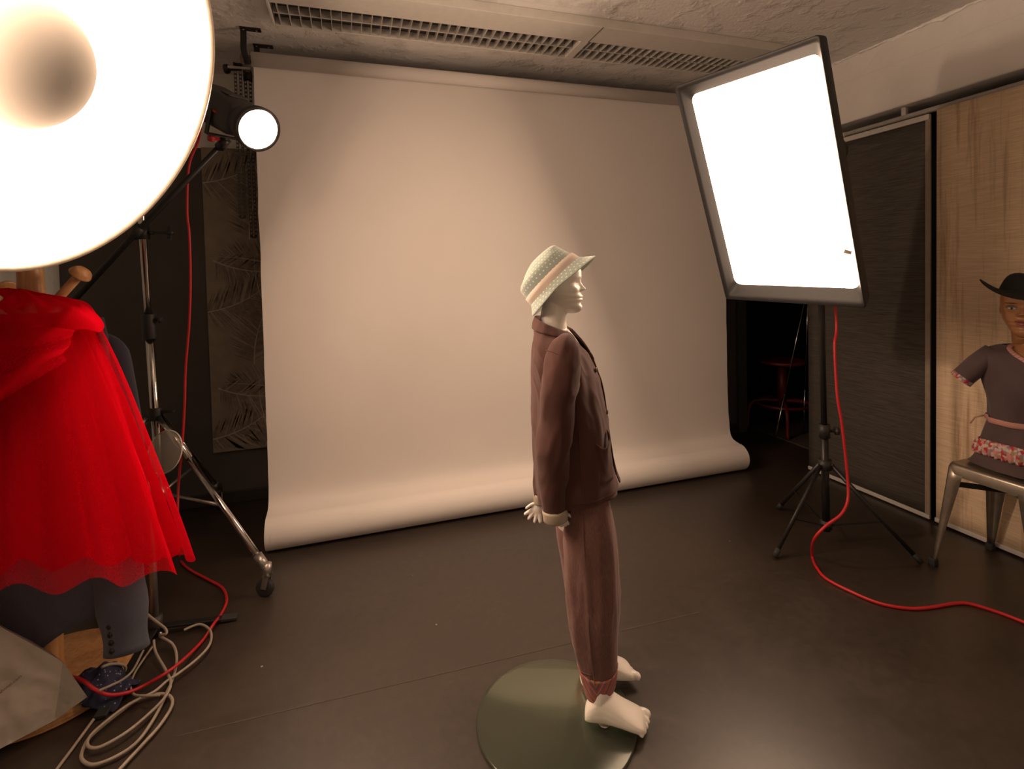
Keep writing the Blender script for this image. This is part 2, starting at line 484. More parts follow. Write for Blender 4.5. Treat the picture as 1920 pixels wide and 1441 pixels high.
def chain(name, label, top, bottom, half, mat, knob_off):
    c_ = thing(name, label, 'chain', top, 'backdrop roller chains')
    b = MB()
    up_ = (V(top)-V(bottom)); L_ = up_.length; ax = up_.normalized()
    side = V((1, 0.15, 0)).normalized()
    nl = int(L_/0.021)
    for sd in (-1, 1):
        for k in range(nl):
            q = V(bottom)+ax*(0.012+k*(L_-0.02)/nl)+side*(half*sd)
            for e in (-1, 1):
                b.box(q+side*(0.0052*e), side*0.0014, side.cross(ax)*0.002, ax*0.0105)
            b.box(q, side*0.005, side.cross(ax)*0.003, ax*0.0042)
    # bottom bend
    for k in range(7):
        a = PI+PI*k/6
        q = V(bottom)+ax*0.012+side*(half*math.cos(a))+ax*(half*math.sin(a))
        b.box(q, side*0.006, side.cross(ax)*0.003, ax*0.004)
    b.build('links', mat, c_)
    b = MB(); p = V(top)
    b.box(p+V((-0.035, 0, 0.004)), (0.052, 0, 0), (0, 0.02, 0), (0, 0, 0.006))
    b.build('clamp_plate', M_whitepaint, c_, bevel=0.002)
    b = MB(); b.lathe(p+V((0, 0.0, -0.03)), (1, 0.1, 0), [(0.001, -0.02), (0.026, -0.02), (0.026, -0.012), (0.02, -0.01), (0.02, 0.01), (0.026, 0.012), (0.026, 0.02), (0.001, 0.02)], 24)
    b.build('sprocket', M_blackplast, c_)
    b = MB(); q = p+V(knob_off)
    b.lathe(q, (1, -0.2, 0), [(0.001, -0.03), (0.022, -0.03), (0.024, -0.02), (0.020, -0.008), (0.009, -0.004), (0.007, 0.05), (0.001, 0.05)], 14)
    b.build('knob', M_blackplast, c_)
    return c_
pt = pD(445, 108, 2.78); pb_ = pD(456, 408, 2.78)
chain('roller_chain', 'grey link chain hanging left of paper backdrop, further from paper', pt, V((pt.x-0.005, pt.y, pb_.z)), 0.012, plain('grey_chain_plastic', (0.09, 0.085, 0.08), 0.45), (-0.10, 0, -0.0))
pt = pD(464, 132, 2.62); pb_ = pD(477, 445, 2.62)
chain('roller_chain', 'black link chain hanging along left edge of paper backdrop', pt, V((pt.x, pt.y, pb_.z)), 0.0105, M_blackplast, (-0.075, 0, 0.0))

# ------------------------------------------------------------------ palm leaf wallpaper banner
wl = V((-0.757, BY-0.02, 0)); 
M_wp = plain('taupe_wallpaper', (0.27, 0.225, 0.175), 0.7, var=0.15, nscale=14)
M_wl1 = plain('leaf_print_dark', (0.19, 0.158, 0.12), 0.65, var=0.25, nscale=40)
M_wl2 = plain('leaf_print_light', (0.30, 0.26, 0.20), 0.65, var=0.15)
M_wl3 = plain('leaf_print_rib', (0.42, 0.37, 0.29), 0.6)
b = MB()
X0, X1, Z0, Z1 = -0.757, -0.18, 0.305, 2.02
b.abox(X0, X1, BY-0.022, BY-0.0005, Z0, Z1)
def leaf(cx, cz, ang, L_, curve, mi):
    yy = BY-0.0226 - 0.0002*random.random()
    mid = []
    for k in range(25):
        s_ = k/24; a = ang+curve*s_
        if k == 0: q = V((cx, cz, 0))
        else: q = mid[-1] + V((math.cos(a), math.sin(a), 0))*(L_/24)
        mid.append(q)
    def add(pts, m):
        cx_ = sum(q.x for q in pts)/len(pts); cz_ = sum(q.y for q in pts)/len(pts)
        if not (X0 < cx_ < X1 and Z0 < cz_ < Z1): return
        pp = []
        for q in pts: pp.append(V((min(max(q.x, X0+0.002), X1-0.002), yy - (0.0005 if m == 3 else 0.0), min(max(q.y, Z0+0.002), Z1-0.002))))
        b.mi = m
        if len({(round(q.x, 4), round(q.z, 4)) for q in pp}) >= 3 and (max(q.x for q in pp)-min(q.x for q in pp)) > 1e-3 and (max(q.z for q in pp)-min(q.z for q in pp)) > 1e-3:
            b.face([b.bm.verts.new(q) for q in pp])
    for k in range(1, 24):
        a = ang+curve*k/24; s_ = k/24
        ln = L_*0.42*math.sin(PI*min(1, s_*0.9+0.12))**0.7
        for sd in (-1, 1):
            for sub in (0, 0.5):
                q = mid[k].lerp(mid[min(k+1, 24)], sub)
                da = a+sd*(1.15-0.55*s_)+random.uniform(-0.06, 0.06)
                tip = q+V((math.cos(da), math.sin(da), 0))*ln*random.uniform(0.82, 1.05)
                wv = V((math.cos(a), math.sin(a), 0))*(L_/24*0.23)
                m_ = mi if random.random() < 0.8 else 2
                add([q-wv, q+wv, q.lerp(tip, 0.55)+wv*1.1, tip, q.lerp(tip, 0.5)-wv*1.0], m_)
    for k in range(24):
        d = (mid[k+1]-mid[k]).normalized(); nn = V((-d.y, d.x, 0))*(0.0035*(1-k/30))
        add([mid[k]-nn, mid[k+1]-nn, mid[k+1]+nn, mid[k]+nn], 3)
for rep in range(3):
    z = 0.05+rep*0.72
    leaf(-0.80, z+0.33, 0.02, 0.46, 0.85, 1)
    leaf(-0.53, z+0.02, 1.6, 0.50, -0.75, 1)
    leaf(-0.72, z+0.62, -0.5, 0.40, 0.7, 1)
    leaf(-0.40, z+0.25, 2.2, 0.42, -0.7, 1)
    leaf(-0.30, z+0.55, 2.7, 0.40, 0.4, 1)
o = b.build('wallpaper_panel', [M_wp, M_wl1, M_wl2, M_wl3], flat=True)
tag(o, 'tall taupe wall panel printed with palm leaves, left of paper backdrop', 'wall panel')

# ================================================================== LIGHTS
# ---- softbox
sbC = V((1.6262, 1.7017, 1.5921)); 
sbN = V((-0.899, -0.226, -0.374)).normalized(); sbU = V((-0.356, -0.120, 0.927)); sbU = (sbU-sbN*sbU.dot(sbN)).normalized(); sbR = sbU.cross(sbN)
HW, HH = 0.30, 0.5035
M_sbem = emis('lit_softbox_diffuser', LC, 13.0)
sb = thing('softbox', 'large lit rectangular softbox with black rim tilted down on stand', 'studio light', sbC)
def rect(hw, hh, dn, rad=0.0, k=5):
    pts = []
    for cx, cy, a0 in ((1, 1, 0), (-1, 1, 90), (-1, -1, 180), (1, -1, 270)):
        for i in range(k):
            a = math.radians(a0+90*i/(k-1))
            pts.append(sbC + sbR*((hw-rad)*cx+rad*math.cos(a)) + sbU*((hh-rad)*cy+rad*math.sin(a)) + sbN*dn)
    return pts
b = MB()
b.loft([rect(HW-0.030, HH-0.056, -0.055, 0.03), rect(HW-0.011, HH-0.020, -0.02, 0.014), rect(HW, HH, 0.0, 0.012), rect(HW+0.003, HH+0.003, -0.004, 0.012), rect(HW-0.004, HH-0.004, -0.06, 0.015)], False, False)
b.build('rim', M_blackfab, sb)
b = MB()
def crn(t0):
    return rect(HW*(1-t0)+0.075*t0-0.004, HH*(1-t0)+0.075*t0-0.004, -0.06-0.28*t0**0.8, 0.015+0.05*t0)
b.loft([crn(i/8) for i in range(9)], False, False)
b.build('shell', plain('dark_grey_nylon', (0.05, 0.048, 0.045), 0.6), sb)
b = MB()
def dif(u, v):
    x = (u-0.5)*2; y = (v-0.5)*2
    return sbC+sbR*(x*(HW-0.029))+sbU*(y*(HH-0.055))+sbN*(-0.054+0.006*(1-x*x)*(1-y*y))
b.grid(dif, 12, 18)
b.build('diffuser', M_sbem, sb)
b = MB()
q = sbC+sbR*(HW-0.035)+sbU*(-HH*0.56)+sbN*-0.02
b.box(q, sbR*0.012+sbU*-0.004, sbU*0.007+sbR*0.003, sbN*0.001)
b.build('label_tag', plain('care_label_cloth', (0.35, 0.3, 0.22), 0.8), sb)
hc = sbC+sbN*-0.43
b = MB(); b.lathe(hc, sbN, [(0.001, -0.17), (0.055, -0.17), (0.062, -0.16), (0.062, 0.06), (0.078, 0.075), (0.078, 0.10), (0.06, 0.11), (0.06, 0.12), (0.001, 0.12)], 28)
b.build('lamp_head', M_blackplast, sb)
b = MB(); b.bar(hc+sbN*-0.02-V((0, 0, 0.05)), hc-V((0, 0, 0.11))+sbN*-0.02, 0.03, 0.05, sbN); b.build('bracket', M_blackmetal, sb, bevel=0.003)
b = MB(); q = hc-V((0, 0, 0.09))+sbN*-0.02; b.lathe(q, sbR, [(0.001, 0.015), (0.008, 0.015), (0.008, 0.05), (0.02, 0.052), (0.02, 0.075), (0.001, 0.075)], 12); b.build('tilt_knob', M_blackplast, sb)

def tripod(name, label, base, feet, hub_z, brace_z, top, radii, matp, matl, cat='light stand', foot_r=0.011, joint=0.55):
    st = thing(name, label, cat, base)
    B = V(base); T_ = V(top)
    b = MB(); z1 = B.z+(T_.z-B.z)*joint
    P = lambda z: B.lerp(T_, (z-B.z)/(T_.z-B.z))
    b.tube([P(brace_z-0.03), P(z1)], radii[0], 16); b.build('lower_column', matp, st)
    b = MB(); b.tube([P(z1), T_], radii[1], 16); b.build('upper_column', matp, st)
    b = MB(); b.tube([P(z1-0.03), P(z1+0.03)], radii[0]*1.45, 16); 
    b.lathe(P(z1), (1, -0.5, 0), [(0.001, 0.02), (0.006, 0.02), (0.006, 0.045), (0.018, 0.046), (0.018, 0.06), (0.001, 0.06)], 10)
    b.build('collar', M_blackplast, st)
    b = MB(); b.tube([P(hub_z-0.022), P(hub_z+0.022)], radii[0]*1.7, 16); b.build('hub', M_blackplast, st)
    b = MB(); b.tube([P(brace_z-0.018), P(brace_z+0.018)], radii[0]*1.5, 16); b.build('brace_hub', M_blackplast, st)
    for f_ in feet:
        f_ = V(f_); d = (f_-B); d.z = 0; d.normalize()
        b = MB(); a_ = P(hub_z)+d*(radii[0]*1.6); b.tube([a_, f_+V((0, 0, foot_r))], 0.010, 10, sx=1.0, sy=0.8)
        lg = b.build('leg', matl, st)
        b = MB(); e = (f_+V((0, 0, foot_r))-a_).normalized(); b.tube([f_+V((0, 0, foot_r))-e*0.04, f_+V((0, 0, foot_r))], foot_r*1.1, 10); b.build('rubber_foot', M_rubber, lg)
        m_ = a_.lerp(f_, 0.58)
        b = MB(); b.bar(P(brace_z)+d*(radii[0]*1.3), m_, 0.012, 0.004); b.build('brace', matl, st)
        for q in (m_+V((0, 0, 0.004))-d*0.004, a_):
            b = MB(); b.ell(q, (0.006, 0, 0), (0, 0.006, 0), (0, 0, 0.006), 8, 6); b.build('rivet', M_chrome, st)
    return st
sbb = pz(1550, 1018)
f1, f2 = pz(1452, 1048), pz(1738, 1062)
f2 = sbb+(f2-sbb)*0.95
f3 = sbb + V((0.06, 0.34, 0))
tripod('softbox_stand', 'black tripod light stand under the softbox, in front of dark woven panel', (sbb.x, sbb.y, 0), [f1, f2, f3], 0.37, 0.09, (hc.x-sbN.x*0.02, hc.y-sbN.y*0.02, hc.z-0.11), (0.0165, 0.013), M_blackmetal, M_blackmetal, joint=0.32)

# ---- beauty dish
DS = 1.4
dC = CO+(V((-0.438, 1.105, 1.625))-CO)*DS; dN = V((0.877, -0.234, -0.419)).normalized(); DR = 0.35*DS
bd = thing('beauty_dish', 'huge glowing round beauty dish with inner deflector, top left corner', 'studio light', dC)
t = NT('glowing_white_dish'); 
df = t.n('ShaderNodeBsdfDiffuse', None, Color=(0.75, 0.73, 0.70)); e = t.n('ShaderNodeEmission', None, Color=LC, Strength=9.5)
ad = t.n('ShaderNodeAddShader'); t.t.links.new(df.outputs[0], ad.inputs[0]); t.t.links.new(e.outputs[0], ad.inputs[1]); t.surf(ad)
M_dish = t.m
prof = [(DR-0.004, -0.002), (DR-0.012, -0.03*DS), (DR*0.88, -0.075*DS), (DR*0.70, -0.125*DS), (DR*0.50, -0.16*DS), (DR*0.34, -0.20*DS), (0.075, -0.235*DS), (0.07, -0.25*DS), (0.001, -0.25*DS)]
b = MB(); b.lathe(dC, dN, smooth_path(prof, 4), 72); b.build('bowl_lining', M_dish, bd)
b = MB(); b.lathe(dC, dN, smooth_path([(r+0.006, h-0.006) for r, h in prof], 4), 72); b.build('bowl_shell', M_whitepaint, bd)
b = MB(); b.lathe(dC, dN, [(DR-0.006, -0.004), (DR-0.004, 0.004), (DR+0.004, 0.005), (DR+0.007, 0.0), (DR+0.006, -0.01), (DR, -0.014)], 96)
b.build('rim', plain('dish_rim_paint', (0.42, 0.36, 0.28), 0.5), bd)
t = NT('white_deflector')
t.surf(t.n('ShaderNodeBsdfDiffuse', None, Color=(0.36, 0.34, 0.31)))
b = MB()
bc = dC+dN*(-0.105*DS)
pr = [(0.001, 0.085*DS)]+[(0.116*DS*math.sin(a), 0.085*DS*math.cos(a)) for a in [PI/2*k/14 for k in range(1, 15)]]+[(0.110*DS, -0.012), (0.09*DS, -0.016), (0.001, -0.018)]
b.lathe(bc, dN, pr, 48); b.build('deflector', t.m, bd)
b = MB()
u_ = dN.orthogonal().normalized(); w_ = dN.cross(u_)
for k in range(3):
    a = 2*PI*k/3+0.4; d = u_*math.cos(a)+w_*math.sin(a)
    b = MB(); b.tube([bc+d*(0.08*DS)-dN*0.012, dC-dN*(0.21*DS)+d*(0.085*DS)], 0.003, 8); b.build('deflector_rod', M_steel, bd)
b = MB(); b.lathe(dC-dN*(0.25*DS), -dN, [(0.001, 0), (0.08, 0), (0.085, 0.02), (0.065, 0.03), (0.065, 0.30), (0.055, 0.32), (0.001, 0.32)], 28); b.build('lamp_head', M_blackplast, bd)
hb = dC-dN*(0.25*DS+0.19)
b = MB(); b.bar(hb-V((0, 0, 0.05)), hb-V((0, 0, 0.14)), 0.03, 0.05, dN); b.build('bracket', M_blackmetal, bd)
bs = V((hb.x, hb.y, 0))
tripod('beauty_dish_stand', 'black light stand holding the glowing beauty dish', bs, [bs+V((-0.2, -0.27, 0)), bs+V((0.08, -0.34, 0)), bs+V((-0.2, 0.26, 0))], 0.45, 0.12, (hb.x, hb.y, hb.z-0.13), (0.016, 0.012), M_blackmetal, M_blackmetal)

# ---- small flash lamp on boom
lC = pD(485, 243, 2.0); lN = V((0.53, -0.71, -0.43)).normalized()
fl = thing('studio_lamp', 'small black studio lamp with round lit reflector on boom arm', 'studio light', lC)
b = MB(); RR = 0.080
b.lathe(lC, lN, [(RR-0.006, 0.0), (RR-0.001, 0.004), (RR+0.006, 0.002), (RR+0.005, -0.03), (RR*0.86, -0.10), (RR*0.78, -0.12), (RR*0.74, -0.12)], 48)
b.build('reflector', M_blackmetal, fl)
b = MB(); b.lathe(lC, lN, [(RR-0.006, -0.001), (RR-0.008, -0.02), (RR-0.013, -0.046)], 48)
b.build('reflector_lining', plain('silver_reflector', (0.7, 0.68, 0.65), 0.5, var=0.02), fl)
b = MB(); b.lathe(lC, lN, [(0.001, -0.040), (RR*0.5, -0.041), (RR-0.011, -0.044)], 48)
b.build('lit_lens', emis('lit_lamp_lens', LC, 600.0), fl)
side = V((0, 0, 1)).cross(lN).normalized(); upv = lN.cross(side)
if upv.z < 0: upv = -upv
hb = lC-lN*0.25
b = MB()
def srect(c_, w, h, ex=4, n=24):
    pts = []
    for k in range(n):
        a = 2*PI*k/n; ca, sa = math.cos(a), math.sin(a)
        pts.append(c_+side*(w*math.copysign(abs(ca)**(2/ex), ca))+upv*(h*math.copysign(abs(sa)**(2/ex), sa)))
    return pts
b.loft([srect(lC-lN*0.115, 0.058, 0.058, 2.2), srect(lC-lN*0.135, 0.062, 0.066, 3), srect(lC-lN*0.17, 0.066, 0.074), srect(lC-lN*0.40, 0.068, 0.080), srect(lC-lN*0.415, 0.060, 0.072)])
body = b.build('housing', plain('dark_grey_lamp_housing', (0.035, 0.032, 0.03), 0.5), fl)
b = MB(); 
for k in range(7):
    b.box(lC-lN*(0.19+0.012*k)+upv*0.0775, lN*0.003, side*0.04, upv*0.002)
b.build('vent', M_blackplast, body)
camside = side if (CO-hb).dot(side) > 0 else -side
b = MB(); b.box(lC-lN*0.22+camside*0.067-upv*0.002, lN*0.014, upv*0.004, camside*0.004); b.build('red_switch', M_redplast, fl)
b = MB(); b.lathe(lC-lN*0.30+camside*0.066-upv*0.05, camside, [(0.001, 0.014), (0.010, 0.013), (0.012, 0)], 14); b.build('cable_plug', M_redplast, fl)
# yoke and joint
jp = hb-upv*0.125
b = MB()
b.bar(hb+camside*0.072, hb+camside*0.072-upv*0.10, 0.03, 0.005, camside); b.bar(hb-camside*0.072, hb-camside*0.072-upv*0.10, 0.03, 0.005, camside)
b.bar(hb+camside*0.075-upv*0.10, hb-camside*0.075-upv*0.10, 0.03, 0.006, upv)
b.tube([hb-upv*0.10, jp], 0.016, 12)
b.build('yoke', M_blackmetal, fl, bevel=0.001)
b = MB(); q = hb-upv*0.115; b.lathe(q, camside, [(0.001, 0.01), (0.007, 0.012), (0.007, 0.04), (0.016, 0.042), (0.016, 0.06), (0.001, 0.062)], 12); b.build('tilt_knob', M_redplast, fl)
def text_mesh(body, size, name, mat, parent, origin, xdir, ydir, align='LEFT'):
    cu = bpy.data.curves.new(name, 'FONT'); cu.body = body; cu.size = size; cu.align_x = align; cu.extrude = 0.0003
    ob = bpy.data.objects.new(name, cu); COL.objects.link(ob)
    bpy.context.view_layer.update()
    me = bpy.data.meshes.new_from_object(ob.evaluated_get(bpy.context.evaluated_depsgraph_get()))
    bpy.data.objects.remove(ob)
    x = V(xdir).normalized(); y = V(ydir); y = (y-x*y.dot(x)).normalized(); z = x.cross(y)
    mt = Matrix(((x.x, y.x, z.x, origin[0]), (x.y, y.y, z.y, origin[1]), (x.z, y.z, z.z, origin[2]), (0, 0, 0, 1)))
    me.transform(mt); me.materials.clear(); me.materials.append(mat)
    o = bpy.data.objects.new(name, me); COL.objects.link(o); o.parent = parent
    o.matrix_parent_inverse = Matrix.Translation(-parent.location)
    return o
mlet = plain('pale_lettering', (0.45, 0.42, 0.40), 0.6)
text_mesh('PROFILUX\nLED', 0.026, 'lettering', mlet, body, lC-lN*0.395+camside*0.0692+upv*0.035, lN, upv)

# ---- chrome combi stand on castors
sc_ = V((-0.86, 2.68, 0))
st = thing('chrome_light_stand', 'tall chrome light stand on castors left of the paper backdrop', 'light stand', sc_)
hubz = 0.80
q1 = pD(291, 772, 2.31); q2 = pD(277, 612, 2.30); q3 = pD(265, 400, 2.29); 
base = V((q1.x, q1.y, 0)); ax = (q3-q1).normalized()
topc = q1+ax*((2.2-q1.z)/ax.z)
P = lambda z: q1+ax*((z-q1.z)/ax.z)
b = MB(); b.tube([P(0.30), P(q2.z)], 0.0185, 20); b.build('lower_column', M_chrome, st)
b = MB(); b.tube([P(q2.z), topc], 0.0155, 20); b.build('upper_column', M_chrome, st)
b = MB(); b.tube([P(q2.z-0.055), P(q2.z+0.055)], 0.029, 22)
b.lathe(P(q2.z+0.03), CR, [(0.001, 0.025), (0.006, 0.026), (0.006, 0.045), (0.016, 0.05), (0.012, 0.06), (0.001, 0.06)], 10); b.build('collar', M_blackplast, st, bevel=0.003)
b = MB(); b.tube([q1-ax*0.035, q1+ax*0.02], 0.03, 20); b.bar(q1, q1+CR*0.085+V((0, 0, 0.004)), 0.016, 0.012); b.build('hub', M_blackplast, st, bevel=0.002)
ca1 = pz(503, 1117)
dirs = [(ca1-base)]
ca2 = pz(412, 952); dirs.append(ca2-base)
dirs.append(V((-0.55, -0.30, 0)))
for k, d in enumerate(dirs):
    d = V((d.x, d.y, 0)); foot = base+d; dn = d.normalized()
    a_ = q1-ax*0.02+dn*0.03; e_ = V((foot.x, foot.y, 0.125))-dn*0.015
    b = MB(); b.tube([a_, a_.lerp(e_, 0.30)], 0.0155, 14); b.tube([a_.lerp(e_, 0.28), e_], 0.0125, 14)
    lg = b.build('leg', M_chrome, st)
    b = MB(); dd = (e_-a_).normalized(); b.tube([e_-dd*0.05, e_+dd*0.01], 0.018, 16); b.tube([V((foot.x, foot.y, 0.135)), V((foot.x, foot.y, 0.085))], 0.017, 16)
    b.build('castor_socket', M_steel, lg)
    w = dn.cross(V((0, 0, 1)))*0.8+dn*0.3; w.normalize(); fwd = w.cross(V((0, 0, 1)))
    b = MB(); b.lathe(V((foot.x, foot.y, 0.036))+fwd*0.012, w, [(0.001, -0.009), (0.030, -0.010), (0.036, -0.006), (0.036, 0.006), (0.030, 0.010), (0.001, 0.009)], 28)
    wl_ = b.build('castor_wheel', M_rubber, lg)
    b = MB(); b.bar(V((foot.x, foot.y, 0.088))+w*0.014, V((foot.x, foot.y, 0.036))+fwd*0.012+w*0.014, 0.022, 0.003, w); b.bar(V((foot.x, foot.y, 0.088))-w*0.014, V((foot.x, foot.y, 0.036))+fwd*0.012-w*0.014, 0.022, 0.003, w)
    b.box(V((foot.x, foot.y, 0.088)), w*0.016, fwd*0.014, (0, 0, 0.003))
    b.build('castor_fork', M_steel, lg)
b = MB(); a_ = q1-ax*0.02; d = dirs[0].normalized(); q = a_+ (V((ca1.x, ca1.y, 0.125))-a_)*0.08
b.tube([q-V((0,0,0.0))+CD*-0.0, q+(V((ca1.x, ca1.y, 0.125))-a_).normalized()*0.014], 0.0165, 14); b.build('red_marker', M_redplast, st)
# third member: lower brace tubes to column
b = MB(); 
for d in dirs:
    d = V((d.x, d.y, 0)); e_ = base+d+V((0, 0, 0.125)); b.tube([P(0.33), (q1-ax*0.02).lerp(e_, 0.62)], 0.007, 8)
b.tube([P(0.30), P(0.36)], 0.024, 16)
b.build('brace', M_steel, st)

# ---- boom arm crossing the chrome stand, lamp at its upper end
boomA = jp.copy()
cl = P(pD(269, 436, 2.29).z)
bdir = (boomA-cl).normalized()
boomB = cl-bdir*0.52
lowp = pD(152, 562, 2.20)
boomB = cl+(lowp-cl).normalized()*((lowp-cl).length+0.05)
off_ = CD*0 - _f*0.035
cl2 = cl+off_
bm_ = thing('boom_arm', 'long black boom arm clamped across the chrome light stand', 'boom arm', cl2)
b = MB(); b.tube([boomB+off_, cl2, boomA], [0.0125, 0.0125, 0.0115], 16); b.build('tube', M_blackmetal, bm_)
b = MB(); b.tube([boomA-bdir*0.03, boomA+bdir*0.02], 0.02, 14); b.build('lamp_socket', M_blackmetal, bm_)
b = MB(); b.tube([cl-ax*0.03, cl+ax*0.03], 0.026, 18); b.tube([cl2-bdir*0.03, cl2+bdir*0.03], 0.022, 18); b.tube([cl, cl2], 0.018, 12); b.build('clamp', M_blackplast, bm_)
b = MB(); q = cl+CR*0.02; b.tube([q, q+CR*0.085], 0.006, 10); b.lathe(q+CR*0.085, CR, [(0.001, 0), (0.010, 0.0), (0.014, 0.012), (0.012, 0.03), (0.001, 0.032)], 12)
b.bar(q+CR*0.10-CD*0.028, q+CR*0.10+CD*0.028, 0.012, 0.014, CR); b.ell(q+CR*0.02, CR*0.012, CD*0.010, _f*0.010, 10, 6)
b.build('clamp_handle', M_blackplast, bm_)

# ---- low black stand with silver tube
lb = pz(292, 1192)
ls = thing('low_light_stand', 'dull silver pole on flat black legs among grey cables', 'light stand', lb)
b = MB(); b.tube([lb+V((0, 0, 0.05)), lb+V((0.0, 0, 0.58))], 0.0125, 16); b.build('pole', M_steel, ls)
b = MB(); b.tube([lb+V((0, 0, 0.012)), lb+V((0, 0, 0.075))], 0.024, 16); b.build('hub', M_blackplast, ls)
b = MB(); b.lathe(lb+V((0.02, -0.02, 0.02)), (0.5, -0.8, 0.1), [(0.001, 0.012), (0.006, 0.01), (0.007, 0)], 10); b.build('screw', M_chrome, ls)
for e_ in (pz(440, 1160), pz(190, 1345), lb+V((-0.22, 0.16, 0))):
    b = MB(); b.bar(lb+V((0, 0, 0.035)), V((e_.x, e_.y, 0.009)), 0.028, 0.008); lg = b.build('leg', M_blackmetal, ls, bevel=0.002)
    d = (V((e_.x, e_.y, 0.009))-lb-V((0, 0, 0.035))).normalized(); q = V((e_.x, e_.y, 0.009))
    b = MB(); b.bar(q-d*0.045, q+d*0.01, 0.033, 0.013); b.build('rubber_foot', M_rubber, lg, bevel=0.003)

# translucent round disc
t = NT('frosted_clear_plastic')
tr = t.n('ShaderNodeBsdfTransparent', None, Color=(0.9, 0.88, 0.85)); g = t.n('ShaderNodeBsdfPrincipled'); t.set(g.inputs['Base Color'], (0.62, 0.58, 0.52)); t.set(g.inputs['Roughness'], 0.25)
mx = t.n('ShaderNodeMixShader', None, Fac=0.30); t.t.links.new(tr.outputs[0], mx.inputs[1]); t.t.links.new(g.outputs[0], mx.inputs[2]); t.surf(mx)
M_frost = t.m
dcen = pD(309, 847, 2.14); dax = (CO-dcen).normalized(); dax = (dax + CR*-0.75).normalized()
rd = thing('clear_disc', 'round pale see-through disc hanging on chrome stand beside red tulle', 'disc', dcen)
b = MB(); b.lathe(dcen, dax, [(0.001, 0.002), (0.085, 0.002), (0.087, 0.0), (0.085, -0.002), (0.001, -0.002)], 48); b.build('plate', M_frost, rd)
b = MB(); b.lathe(dcen, dax, [(0.086, 0.003), (0.089, 0.0), (0.086, -0.003), (0.084, 0.0), (0.086, 0.003)], 48); b.build('edge', plain('pale_plastic_edge', (0.6, 0.56, 0.5), 0.3), rd)
b = MB(); up2 = (V((0, 0, 1))-dax*dax.z).normalized(); b.tube([dcen+up2*0.087, q1-ax*0.04], 0.003, 8); b.build('hanger', M_steel, rd)

# ================================================================== COAT RACK CORNER
RK = V((-0.95, 2.0, 0))
cr = thing('coat_rack', 'light wooden coat rack with round base and knobbed peg', 'coat rack', RK)
b = MB(); b.lathe(RK, (0, 0, 1), smooth_path([(0.001, 0.034), (0.10, 0.034), (0.205, 0.030), (0.222, 0.022), (0.224, 0.010), (0.218, 0.0), (0.001, 0.0)], 3), 56); b.build('base', M_wood, cr)
b = MB(); b.lathe(RK, (0, 0, 1), [(0.036, 0.03), (0.034, 0.6), (0.032, 1.10), (0.036, 1.22), (0.034, 1.27), (0.032, 1.36), (0.024, 1.42), (0.001, 1.43)], 28); b.build('pole', M_wood, cr)
for k, a in enumerate((0.35, 2.4, 4.5)):
    d = V((math.cos(a), math.sin(a), 0))
    if k == 0:
        d = V((CR.x, CR.y, 0)).normalized()
        r0 = RK+V((0, 0, 1.15)); e_ = pD(140, 515, 1.60)
        e_ = V((RK.x+d.x*0.155, RK.y+d.y*0.155, e_.z))
    else: r0 = RK+V((0, 0, 1.15)); e_ = r0+d*0.155+V((0, 0, 0.115))
    b = MB(); ad_ = (e_-r0).normalized(); b.tube([r0, e_], [0.014, 0.013], 14); pg = b.build('peg', M_wood, cr)
    b = MB(); b.lathe(e_, ad_, smooth_path([(0.012, -0.006), (0.029, -0.002), (0.031, 0.004), (0.022, 0.019), (0.001, 0.024)], 4), 24); b.build('knob', M_wood, pg)

# tulle
def tulle_mat(name, alpha, col=(1.0, 0.005, 0.024)):
    t = NT(name); c = t.coord()
    tr = t.n('ShaderNodeBsdfTransparent', None, Color=(1, 1, 1))
    # net threads scatter light in every direction, so the normals are scattered too
    wn = t.n('ShaderNodeTexWhiteNoise', {'noise_dimensions': '3D'})
    vs = t.n('ShaderNodeVectorMath', {'operation': 'SCALE'}); t.set(vs.inputs[0], c); vs.inputs['Scale'].default_value = 2500.0
    t.set(wn.inputs['Vector'], vs.outputs[0])
    vb = t.n('ShaderNodeVectorMath', {'operation': 'SUBTRACT'}); t.set(vb.inputs[0], wn.outputs['Color']); vb.inputs[1].default_value = (0.5, 0.5, 0.5)
    g = t.n('ShaderNodeNewGeometry')
    def scattered(up):
        va = t.n('ShaderNodeVectorMath', {'operation': 'SCALE'}); t.set(va.inputs[0], g.outputs['Normal']); va.inputs['Scale'].default_value = 0.45
        vc = t.n('ShaderNodeVectorMath', {'operation': 'ADD'}); t.set(vc.inputs[0], vb.outputs[0]); t.set(vc.inputs[1], va.outputs[0])
        vd = t.n('ShaderNodeVectorMath', {'operation': 'ADD'}); t.set(vd.inputs[0], vc.outputs[0]); vd.inputs[1].default_value = (0.0, 0.0, up)
        return t.n('ShaderNodeVectorMath', {'operation': 'NORMALIZE'}, i0=vd.outputs[0]).outputs[0]
    df = t.n('ShaderNodeBsdfDiffuse', None, Color=col, Normal=scattered(0.5)); tl = t.n('ShaderNodeBsdfTranslucent', None, Color=col, Normal=scattered(-0.5))
    mx = t.n('ShaderNodeMixShader', None, Fac=0.5); t.t.links.new(df.outputs[0], mx.inputs[1]); t.t.links.new(tl.outputs[0], mx.inputs[2])
    lw = t.n('ShaderNodeLayerWeight', None, Blend=0.35)
    f = t.math('MINIMUM', t.math('ADD', t.math('MULTIPLY', t.noise(c, 420, 2), 0.25), t.math('ADD', alpha-0.16, t.math('MULTIPLY', lw.outputs['Facing'], 0.62))), 1.0)
    m2 = t.n('ShaderNodeMixShader'); t.set(m2.inputs[0], f); t.t.links.new(tr.outputs[0], m2.inputs[1]); t.t.links.new(mx.outputs[0], m2.inputs[2]); t.surf(m2)
    return t.m
M_t1 = tulle_mat('red_tulle', 0.48); M_t2 = tulle_mat('red_tulle_dense', 0.86)
